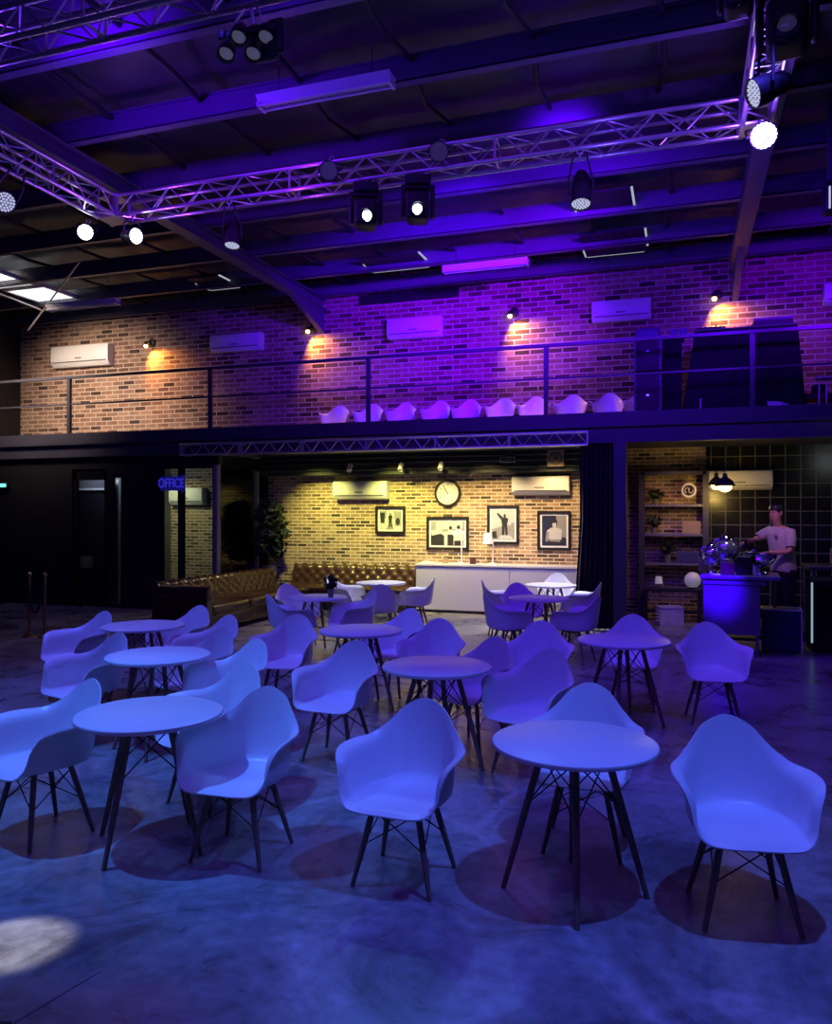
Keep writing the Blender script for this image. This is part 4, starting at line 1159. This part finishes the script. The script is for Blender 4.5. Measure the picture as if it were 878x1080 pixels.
q=shelf_pos(728,shz[2]); tag(MB().rbox(-.22,.2,-.08,.08,0,.20,.01).build('blue_box',M['bluebox'],loc=q),'wide blue box on the lowest bar shelf','box')
# low console with lamp and globe
Yk=WY-.62
x0=on_y(678,620,Yk).x; x1=on_y(742,620,Yk).x; zk=zline(710,621,Yk)
t=thing('low_console','low dark console below the bar shelves','console',((x0+x1)/2,Yk+.1,0)); w=(x1-x0)/2
MB().rbox(-w,w,-.12,.15,zk-.05,zk,.01).build('top',M['blackpaint'],t)
for x in (-w+.05,w-.05): MB().box(x-.03,x+.03,-.1,.13,0,zk-.05).build('leg',M['blackpaint'],t)
MB().box(-w+.05,w-.05,-.08,.12,.15,.19).build('lower_shelf',M['blackpaint'],t)
q=Vector((on_y(731,610,Yk).x,Yk+.08,zk)); t=thing('globe_lamp','white globe lamp on the low console near the bar','lamp',q)
MB().lathe([(.001,0),(.07,0),(.06,.03),(.001,.03)],16).build('base',M['black'],t); MB().ball((0,0,.15),.135,20).build('globe',M['globe'],t,smooth=60)
q=Vector((on_y(695,612,Yk).x,Yk+.05,zk)); t=thing('small_table_lamp','tiny table lamp with white shade on the low console','lamp',q)
MB().lathe([(.001,0),(.05,0),(.05,.01),(.008,.02),(.008,.12),(.001,.12)],12).build('stand',M['black'],t); MB().lathe([(.065,.08),(.05,.20),(.001,.20)],18,cap=False).build('lamp_shade',M['shade'],t,smooth=40)
# white crate on floor
p=floor_at(706,13.2); t=thing('white_crate','white slatted plastic crate on the floor before the low console','crate',p,YAW)
b=MB()
for k in range(5): b.box(-.19,.19,-.14,-.125,.02+.055*k,.055+.055*k); b.box(-.19,.19,.125,.14,.02+.055*k,.055+.055*k); b.box(-.19,-.175,-.14,.14,.02+.055*k,.055+.055*k); b.box(.175,.19,-.14,.14,.02+.055*k,.055+.055*k)
for x in (-.185,-.06,.06,.185): b.box(x-.012,x+.012,-.145,-.12,0,.29)
b.box(-.19,.19,-.14,.14,.0,.02); b.build('slatted_body',M['white'],t); 
b=MB(); b.box(-.2,.2,-.15,-.12,.275,.30); b.box(-.2,.2,.12,.15,.275,.30); b.box(-.2,-.17,-.15,.15,.275,.30); b.box(.17,.2,-.15,.15,.275,.30); b.build('rim',M['white'],t)
# pendant lamps
for px,Yp,py,l,sc in ((765,13.3,514,'glowing pendant lamp with dark conical shade, over the bar',1.0),(756,13.9,513,'second glowing pendant lamp just behind the first over the bar',.8)):
    p=on_y(px,py,Yp); t=thing('pendant_lamp',l,'pendant lamp',(p.x,Yp,2.98))
    h=p.z-2.98
    MB().tube([(0,0,0),(0,0,h+.2)],.006,6).build('cord',M['black'],t)
    MB().lathe([(.16*sc,h+.02),(.12*sc,h+.10),(.04*sc,h+.16),(.03,h+.22),(.001,h+.22)],24,cap=False).build('lamp_shade',M['black'],t,smooth=40)
    MB().ball((0,0,h+.01),.105*sc,16,(1,1,.8)).build('bulb',M['bulbbig'],t,smooth=60)
    point('pendant_light',(p.x,Yp-.02,p.z-.16),(1,.64,.16),9,.08)
# bar counter (blue lit stainless)
pb_=floor_at(774,10.6)
t=thing('bar_counter','blue lit steel bar counter on short legs beside the barista','bar counter',pb_,math.radians(-4))
hb=1.04
MB().rbox(-.37,.40,-.42,.42,hb-.12,hb-.05,.01).build('upper_frame',M['barsteel'],t)
MB().rbox(-.40,.56,-.45,.45,hb-.05,hb,.01).build('worktop',M['barsteel'],t)
MB().box(-.36,.32,-.40,-.38,.28,hb-.12).build('front_panel',M['barsteel'],t)
MB().box(-.36,-.34,-.38,.38,.28,hb-.12).build('side_panel',M['barsteel'],t)
MB().box(.30,.32,-.38,.38,.28,hb-.12).build('side_panel',M['barsteel'],t)
for x,y in ((-.33,-.36),(-.33,.36),(.29,-.36),(.29,.36),(.51,.36)):
    if 1: MB().tube([(x,y,0),(x,y,hb-.06)],.018,8).build('leg',M['barsteel'],t)
MB().box(-.36,.3,-.36,.36,.20,.24).build('lower_shelf',M['black'],t)
Mbar=Matrix.Translation(pb_)@Matrix.Rotation(math.radians(-4),4,'Z')
def onbar(x,y): q=Mbar@Vector((x,y,hb+.002)); return q
# glass/chrome dispensers
for (x,y,s,l) in ((-.10,.05,1.0,'tall round chrome coffee dispenser on the bar'),(-.28,-.02,.78,'shorter round chrome dispenser at the end of the bar')):
    t=thing('coffee_dispenser',l,'dispenser',onbar(x,y))
    MB().lathe([(.001,0),(.11*s,0),(.10*s,.03),(.03*s,.06),(.03*s,.14*s)],20).build('foot',M['chrome'],t,smooth=40)
    MB().ball((0,0,.30*s),.155*s,20,(1,1,1.05)).build('glass_bowl',M['silvered'],t,smooth=60)
    MB().lathe([(.05*s,.43*s),(.09*s,.45*s),(.06*s,.50*s),(.02*s,.53*s),(.001,.54*s)],20).build('lid',M['chrome'],t,smooth=40)
    b=MB()
    for sx in (-1,1): b.tube([(sx*.03*s,0,.14*s),(sx*.15*s,0,.2*s),(sx*.18*s,0,.32*s),(sx*.13*s,0,.44*s),(sx*.05,0,.46*s)],.016*s,8)
    b.build('side_arm',M['chrome'],t,smooth=60)
    b=MB(); b.tube([(0,-.03,.10*s),(0,-.1,.10*s),(0,-.1,.06*s)],.012,8); b.build('tap',M['chrome'],t)
t=thing('black_speaker_box','tall plain black box standing on the bar','box',onbar(.12,-.2)); MB().rbox(-.09,.09,-.09,.09,0,.24,.008).build('body',M['black'],t)
t=thing('maroon_box','low maroon box on the bar beside the black box','box',onbar(-.07,-.24)); MB().rbox(-.085,.085,-.08,.08,0,.16,.006).build('body',M['maroon'],t)
tag(MB().rbox(-.07,.07,-.1,.1,0,.2,.006).build('kraft_carton',M['carton'],loc=onbar(-.36,.25),rotz=YAW),'small kraft carton at the far end of the bar','box')
# chrome bowl / espresso machine under the barista's hands
t=thing('chrome_ice_bowl','wide chrome bowl on a foot under the barista hands','bowl',onbar(.33,-.02))
MB().lathe([(.001,0),(.10,0),(.09,.02),(.04,.05),(.04,.08),(.13,.13),(.19,.20),(.215,.27),(.20,.27),(.17,.2),(.001,.15)],28).build('bowl',M['chrome'],t,smooth=50)
t2=thing('black_grinder','black coffee grinder the barista is filling','grinder',onbar(.22,.12))
MB().rbox(-.08,.08,-.1,.1,0,.30,.03).build('body',M['blackgloss'],t2,smooth=40); MB().lathe([(.04,.30),(.085,.34),(.085,.44),(.001,.44)],18).build('hopper',M['darkglass'],t2,smooth=40)
b=MB(); b.lathe([(.03,0),(.05,.04),(.045,.12),(.05,.13)],16); 
tag(b.build('milk_jug',M['chrome'],loc=onbar(.27,-.25),smooth=40),'small steel jug standing in front of the grinder','jug')
# crates beside bar
pc=floor_at(824,10.7)
for k in range(3):
    t=thing('blue_crate',('dark blue plastic crate, bottom of the stack beside the bar','dark blue plastic crate, middle of the stack beside the bar','dark blue plastic crate, topmost of the stack beside the bar')[k],'crate',pc+Vector((0,0,.19*k)),math.radians(-4),'dark blue crates beside the bar')
    b=MB(); b.rbox(-.24,.24,-.2,.2,0,.188,.015); b.build('body',M['bluebox'],t,smooth=40)
    b=MB(); 
    for z in (.04,.08,.12): b.box(-.22,.22,-.208,-.2,z,z+.02)
    b.build('rib_band',M['bluebox'],t)
    b=MB(); b.box(-.25,.25,-.21,.21,.175,.187); b.build('rim',M['bluebox'] if k<2 else M['white'],t)
    MB().box(.238,.252,-.215,-.2,.0,.187).build('corner_edge',M['white'],t)
# rubber mats floor behind bar
pm=floor_at(835,11.35)
b=MB(); b.box(-.9,1.6,-.55,.85,0,.15)
struct(b.build('floor_platform',M['mat'],loc=(pm.x+.1,pm.y+.65,0)))
# fridge / bench at right edge
Yr=12.2
pf=on_z(868,676,.0)
xf=on_y(857,600,11.4).x
t=thing('bar_fridge','under bench glass door fridge with lit edge at the photo edge','fridge',(xf+.4,11.9,0))
MB().box(-.36,.8,-.33,.35,.08,.96).build('cabinet',M['black'],t)
b=MB(); b.box(-.37,-.33,-.37,-.33,.14,.95); b.box(.3,.34,-.37,-.33,.14,.95); b.box(-.33,.3,-.37,-.33,.14,.2); b.box(-.33,.3,-.37,-.33,.88,.95)
dr=b.build('door',M['blackgloss'],t); MB().box(-.33,.3,-.36,-.35,.2,.88).build('pane',M['darkglass'],dr)
MB().box(-.385,-.37,-.36,-.30,.14,.93).build('edge_light',M['fridgeled'],t)
MB().box(-.36,.8,-.30,.3,0,.08).build('plinth',M['black'],t)
t=thing('steel_bench','steel prep bench standing behind the glass door fridge','bench',(xf+.55,12.9,0))
MB().rbox(-.45,1.2,-.42,.42,1.04,1.09,.01).build('worktop',M['stainless'],t)
for x in (-.38,1.1):
    for y in (-.36,.36): MB().tube([(x,y,0),(x,y,1.05)],.03,8).build('leg',M['stainless'],t)
tag(MB().rbox(-.1,.1,-.1,.1,0,.25,.02).build('pale_canister',M['potgrey'],loc=(xf+.55,12.85,1.092)),'grey canister on the steel bench at the photo edge','canister')

# ------------------------------------------------------------------ barista
pp=floor_at(826,11.5,.15)
rt=Vector((C,S,0)); fw=Vector((-S,C,0)); fd=(-rt*.94-fw*.30).normalized()
th=math.atan2(fd.x,-fd.y)
person=thing('person','person in a pale grey T-shirt and black trousers reaching over the bar','person',pp,th)
def skin(name,verts,edges,radii,material,parent,lv=2):
    me=D.meshes.new(name); me.from_pydata(verts,edges,[]); me.update()
    ob=D.objects.new(name,me); COL.objects.link(ob)
    md=ob.modifiers.new('s','SKIN'); md.use_smooth_shade=True
    for i,r in enumerate(radii):
        sv=me.skin_vertices[0].data[i]; sv.radius=r if isinstance(r,tuple) else (r,r)
    me.skin_vertices[0].data[0].use_root=True
    sb=ob.modifiers.new('b','SUBSURF'); sb.levels=lv; sb.render_levels=lv
    dg=bpy.context.evaluated_depsgraph_get(); dg.update()
    m2=D.meshes.new_from_object(ob.evaluated_get(dg)); D.objects.remove(ob)
    m2.materials.clear(); m2.materials.append(material)
    for p_ in m2.polygons: p_.use_smooth=True
    o=D.objects.new(name,m2); COL.objects.link(o); o.parent=parent
    return o
# skeleton : front -Y; person's right = -X ; bending slightly forward
V=[];E=[];R=[]
def add(p,r,par=None):
    V.append(Vector(p)); R.append(r)
    if par is not None: E.append((par,len(V)-1))
    return len(V)-1
pel=add((0,.02,.95),.13)
sp1=add((0,.0,1.12),.125,pel); sp2=add((0,-.03,1.30),.145,sp1); chest=add((0,-.05,1.42),.12,sp2); nk=add((0,-.075,1.50),.058,chest); nk2=add((0,-.10,1.56),.054,nk)
hd1=add((0,-.125,1.62),.075,nk2); hd2=add((0,-.12,1.70),.092,hd1); hd3=add((0,-.115,1.77),.07,hd2)
hands=[]
def arm(sx,sh,el,wr,tip_dir,palm_n):
    a=add(sh,.06,chest); e=add(el,.043,a); e2=add(Vector(el).lerp(Vector(wr),.5),.040,e); w_=add(wr,.028,e2)
    d=Vector(tip_dir).normalized(); n=Vector(palm_n).normalized(); s_=d.cross(n).normalized()
    pm=add(Vector(wr)+d*.05,.027,w_)
    for k in range(4):
        o_=(k-1.5)*.021; L=(.075,.085,.08,.06)[k]
        k0=add(Vector(wr)+d*.088+s_*o_,.0105,pm); k1=add(Vector(wr)+d*(.088+L*.45)+s_*o_*1.05-n*.012,.009,k0); add(Vector(wr)+d*(.088+L*.8)+s_*o_-n*.04,.0075,k1)
    t1=add(Vector(wr)+d*.04-s_*.038-n*.01,.012,pm); add(Vector(wr)+d*.075-s_*.055-n*.03,.009,t1)
# person's right arm (far/near?) : camera sees left side of facing-left person = their left arm nearer? reach arm forward
arm(-1,(-.19,-.06,1.44),(-.24,-.28,1.30),(-.15,-.52,1.27),(.1,-1,-.25),(0,0,1))
arm(1,(.19,-.04,1.43),(.25,-.10,1.15),(.10,-.32,1.13),(-.35,-.9,.0),(0,0,1))
for sx in (-1,1):
    h_=add((sx*.095,.03,.88),.10,pel); kn=add((sx*.11,.0,.49),.062,h_); cf=add((sx*.115,.03,.32),.056,kn); an=add((sx*.12,.05,.08),.04,cf); add((sx*.13,-.05,.035),.038,an)
body=skin('body',V,E,R,M['skin'],person,2)
# head details
def prt(b,name,m): return b.build(name,m,person,smooth=60)
b=MB(); b.add([Vector((x,y,z)) for x,y,z in ((-.016,-.205,1.675),(.016,-.205,1.675),(0,-.245,1.672),(0,-.212,1.725),(-.012,-.20,1.66),(.012,-.20,1.66))],[(0,2,3),(2,1,3),(0,4,2),(1,2,5),(4,5,2)]); prt(b,'nose',M['skin'])
b=MB(); b.ball((-.034,-.197,1.712),.012,8); prt(b,'eye',M['hair']); b=MB(); b.ball((.034,-.197,1.712),.012,8); prt(b,'eye',M['hair'])
b=MB(); b.ball((0,-.196,1.638),.02,8,(1.1,.4,.35)); prt(b,'mouth',mat('lips',(.35,.13,.11),.5))
for sx in (-1,1): b=MB(); b.ball((sx*.098,-.115,1.695),.028,10,(.35,.8,1.2)); prt(b,'ear',M['skin'])
b=MB(); rows=[]
for i in range(9):
    a=PI/2*i/8
    row=[]
    for j in range(24):
        ph=2*PI*j/24
        front=-math.sin(ph)  # +1 at front
        zlow=1.68+.075*max(0,front)**.5 if front>0 else 1.68-.05*(-front)
        r=1
        z=zlow+(1.835-zlow)*math.sin(a); rad=math.cos(a)
        rad=math.cos(a)**.55 if i<8 else .02
        row.append(Vector((.100*rad*math.cos(ph),-.108+.106*rad*math.sin(ph)+.0,z+.006*math.sin(j*2.3+i))))
    rows.append(row)
b.rings(rows,cap=True); prt(b,'hair',M['hair'])
# T-shirt
b=MB(); rows=[]
for z,rx,ry,yo in ((.86,.185,.135,.02),(.95,.182,.135,.01),(1.08,.178,.138,-.0),(1.22,.188,.142,-.02),(1.34,.200,.138,-.04),(1.42,.195,.118,-.05),(1.475,.14,.088,-.06),(1.50,.085,.07,-.072)):
    rows.append([Vector((rx*math.copysign(abs(math.cos(a))**.8,math.cos(a))+.004*math.sin(a*7+z*30),yo+ry*math.copysign(abs(math.sin(a))**.8,math.sin(a)),z+.008*math.sin(a*3))) for a in [2*PI*k/32 for k in range(32)]])
b.rings(rows)
b.tube([(-.12,-.055,1.42),(-.185,-.062,1.43),(-.215,-.15,1.385),(-.235,-.235,1.335)],[.075,.08,.076,.068],16,cap=False)
b.tube([(.12,-.045,1.42),(.185,-.042,1.42),(.222,-.062,1.32),(.243,-.085,1.215)],[.075,.08,.076,.068],16,cap=False)
o=prt(b,'t_shirt',M['tee'])
tag(MB().lathe([(.001,.0),(.03,.0)],12,Matrix.Translation((.07,-.186,1.36))@RX).build('shirt_print',M['print_m'],person,smooth=60))
b=MB(); 
rows=[]
for z,rx,ry in ((.99,.165,.12),(.90,.175,.125),(.82,.18,.125)): rows.append([Vector((rx*math.cos(a),.02+ry*math.sin(a),z)) for a in [2*PI*k/24 for k in range(24)]])
b.rings(rows,cap=True)
for sx in (-1,1): b.tube([(sx*.09,.025,.88),(sx*.10,.02,.7),(sx*.11,.0,.49),(sx*.116,.03,.3),(sx*.12,.045,.06)],[.105,.095,.078,.07,.06],16)
prt(b,'trousers',M['trouser'])
for sx in (-1,1): b=MB(); b.rbox(sx*.125-.048,sx*.125+.048,-.15,.10,.0,.085,.03); prt(b,'shoe',M['black'])

# ------------------------------------------------------------------ stage monitor at bottom-left corner
p=Vector((-S*2.51-C*1.654, C*2.51-S*1.654, 0))
t=thing('floor_monitor','black wedge speaker poking into the bottom corner of the floor','speaker',(p.x,p.y,0),YAW)
b=MB(); pr_=[(-.22,0),(.22,0),(.22,.10),(-.02,.13),(-.22,.12)]
b.rings([[Vector((x,y,z)) for y,z in pr_] for x in (-.26,.26)],cap=True); b.build('cabinet',M['black'],t)
b=MB(); b.box(-.24,.24,-.226,-.22,.015,.105); b.build('grille',M['wire'],t)

# ------------------------------------------------------------------ lights
BL=(.085,.06,1.0); CY=(.06,.20,1.0); VI=(.22,.03,1.0)
# key spots from side trusses (hard shadows)
spot('key_right',(.5,3.2,5.4),(-.3,3.9,0),(.06,.135,1),760,48,.7,.05)
spot('key_left',(-4.4,3.0,5.4),(-3.3,4.2,0),CY,1000,44,.7,.05)
spot('key_mid',(-1.8,4.9,5.45),(-1.2,7.2,0),(.06,.035,1),330,60,.7,.05)
spot('key_back_right',(.6,5.3,5.4),(.0,7.6,0),(.07,.045,1),270,48,.7,.05)
spot('key_back_left',(-6.3,5.4,5.4),(-4.8,7.2,0),(.075,.13,1),700,62,.7,.05)
area('wash_front',(-1.6,.8,5.6),(-2.0,6.5,0),(.14,.06,1.0),70,5,1.5)
area('wash_top',(-3.0,6.6,5.9),(-3.0,6.6,0),(.25,.03,1.0),22,6,3)
spot('wash_deep',(-3.2,5.0,5.45),(-2.2,10.5,.4),(.07,.03,1),80,36,.9,.2)
# beams from moving heads on floor toward camera (cool)
spot('beam_a',(-3.45,7.95,5.2),(-2.9,2.4,0),(.10,.32,1),200,44,1,.06)
spot('beam_b',(-2.35,7.95,5.2),(-1.0,2.2,0),(.10,.30,1),150,44,1,.06)
fp=floor_at(14,3.40)
spot('white_pool',(-4.8,1.6,5.4),fp,(1,.95,.85),1500,5.0,.6,.03)
# mezzanine wall washes
q=on_y(505,350,WY); spot('wall_wash_magenta',(.5,8.6,5.5),q,(.15,.0,1.0),5200,40,1,.2)
q=on_y(400,340,WY); spot('wall_wash_violet',(-1.5,8.6,5.5),q,(.085,.0,1.0),3000,46,1,.2)
q=on_y(830,330,WY); spot('wall_wash_right',(2.6,8.6,5.4),q,(.14,.0,1.0),1500,34,1,.2)
q=on_y(730,390,WY); spot('wall_wash_right_low',(.9,8.7,5.4),q,(.10,.0,1.0),650,30,1,.2)
# warm daylight on skylight end
q=on_y(110,420,WY); spot('skylight_wash',(-12.4,11.0,6.1),(q.x,WY,3.8),(1,.76,.60),1650,80,1,.5)
# roof glow
spot('roof_glow_a',(-5.2,5.3,5.85),(-5.0,7.5,6.4),(.10,.0,1.0),360,100,1,.1)
spot('roof_glow_b',(-1.2,8.5,5.85),(-1.6,12.0,6.3),(.10,.0,1.0),330,110,1,.1)
spot('roof_glow_c',(-3.2,5.2,5.85),(-2.0,9.0,6.4),(.09,.01,1.0),45,130,1,.1)
# truss light (hot edge strokes)
point('truss_glow_a',(-5.9,5.6,5.3),(.12,.02,1),40,.05)
point('truss_glow_b',(-6.2,7.95,5.15),(.30,.04,1),22,.05)
point('truss_glow_c',(.55,7.75,5.25),(.20,.05,1),45,.05)
point('truss_glow_d',(-4.3,7.9,5.2),(.34,.04,1),12,.05)
point('truss_glow_e',(-.8,7.6,5.1),(.10,.05,1),18,.05)
# mezzanine edge and column violet light
area('edge_wash',(-1.5,9.3,5.2),(-1.0,12.8,2.8),(.07,.0,1.0),130,5,.5)
# lounge warm downlights
for px,e,c in ((345,300,(1,.95,.22)),(425,380,(1,.95,.20)),(470,220,(1,.78,.24)),(520,260,(1,.72,.26)),(590,210,(1,.68,.28))):
    q=on_y(px,500,WY); spot('lounge_spot',(q.x,WY-1.25,2.95),(q.x,WY,1.15),c,e,85,1,.06)
q=floor_at(584,12.6,.7); spot('lounge_white',(q.x+.1,12.95,2.9),q,(1,.96,.9),300,60,.7,.05)
q=floor_at(402,12.5,.7); spot('lounge_white_b',(q.x+.2,12.95,2.9),q,(.95,.95,.88),300,62,.8,.05)
spot('counter_wash',(-3.4,12.95,2.9),(-3.4,14.0,.5),(.95,.93,.95),110,110,.9,.05)
spot('sofa_spot',(-6.3,13.0,2.9),(-7.1,11.9,.6),(1,.74,.42),110,80,.9,.05)
q=on_y(195,560,WY); spot('office_light',(q.x,MY+.7,2.85),(q.x,WY,1.0),(.9,.88,.36),85,100,1,.06)
q=on_y(98,500,MY+1.1); point('lobby_light',(q.x+.3,MY+.55,2.6),(.8,.85,1),26,.05)
point('office_fill',(xs[2]+.35,MY+.55,2.5),(.75,.85,.9),10,.05)  # added point light without a fitting, lifts the narrow strip window
# bar lights
q=on_y(712,520,WY); spot('shelf_spot',(q.x,13.3,2.9),(q.x,WY,1.2),(1,.46,.26),34,80,1,.06)
spot('bar_blue',(-.6,8.0,3.5),(pb_.x-.1,pb_.y,.6),(.05,.0,1.0),5200,11,.9,.05)
spot('barista_pink_fill',(.3,9.2,4.6),(pp.x,pp.y,1.4),(1.0,.42,.48),330,11,.9,.08)  # added pinkish spot on the barista, belongs to no fixture
point('bar_fill',(2.6,12.6,2.8),(.6,.66,.7),6,.15)
spot('bar_top_fill',(pb_.x+.15,pb_.y-.35,2.9),(pb_.x+.15,pb_.y,1.2),(1,.9,.85),40,34,.9,.1)  # added warm fill over the worktop, no lamp there; brightens the dispensers

# ------------------------------------------------------------------ world & view
w=D.worlds.new('World'); SC.world=w; w.use_nodes=True
bg=w.node_tree.nodes['Background']; bg.inputs['Color'].default_value=(.15,.10,.55,1); bg.inputs['Strength'].default_value=.004
SC.view_settings.view_transform='Standard'; SC.view_settings.look='None'; SC.view_settings.exposure=0
try:
    SC.cycles.use_denoising=True
    SC.cycles.sample_clamp_indirect=4
    SC.cycles.max_bounces=6
except Exception: pass
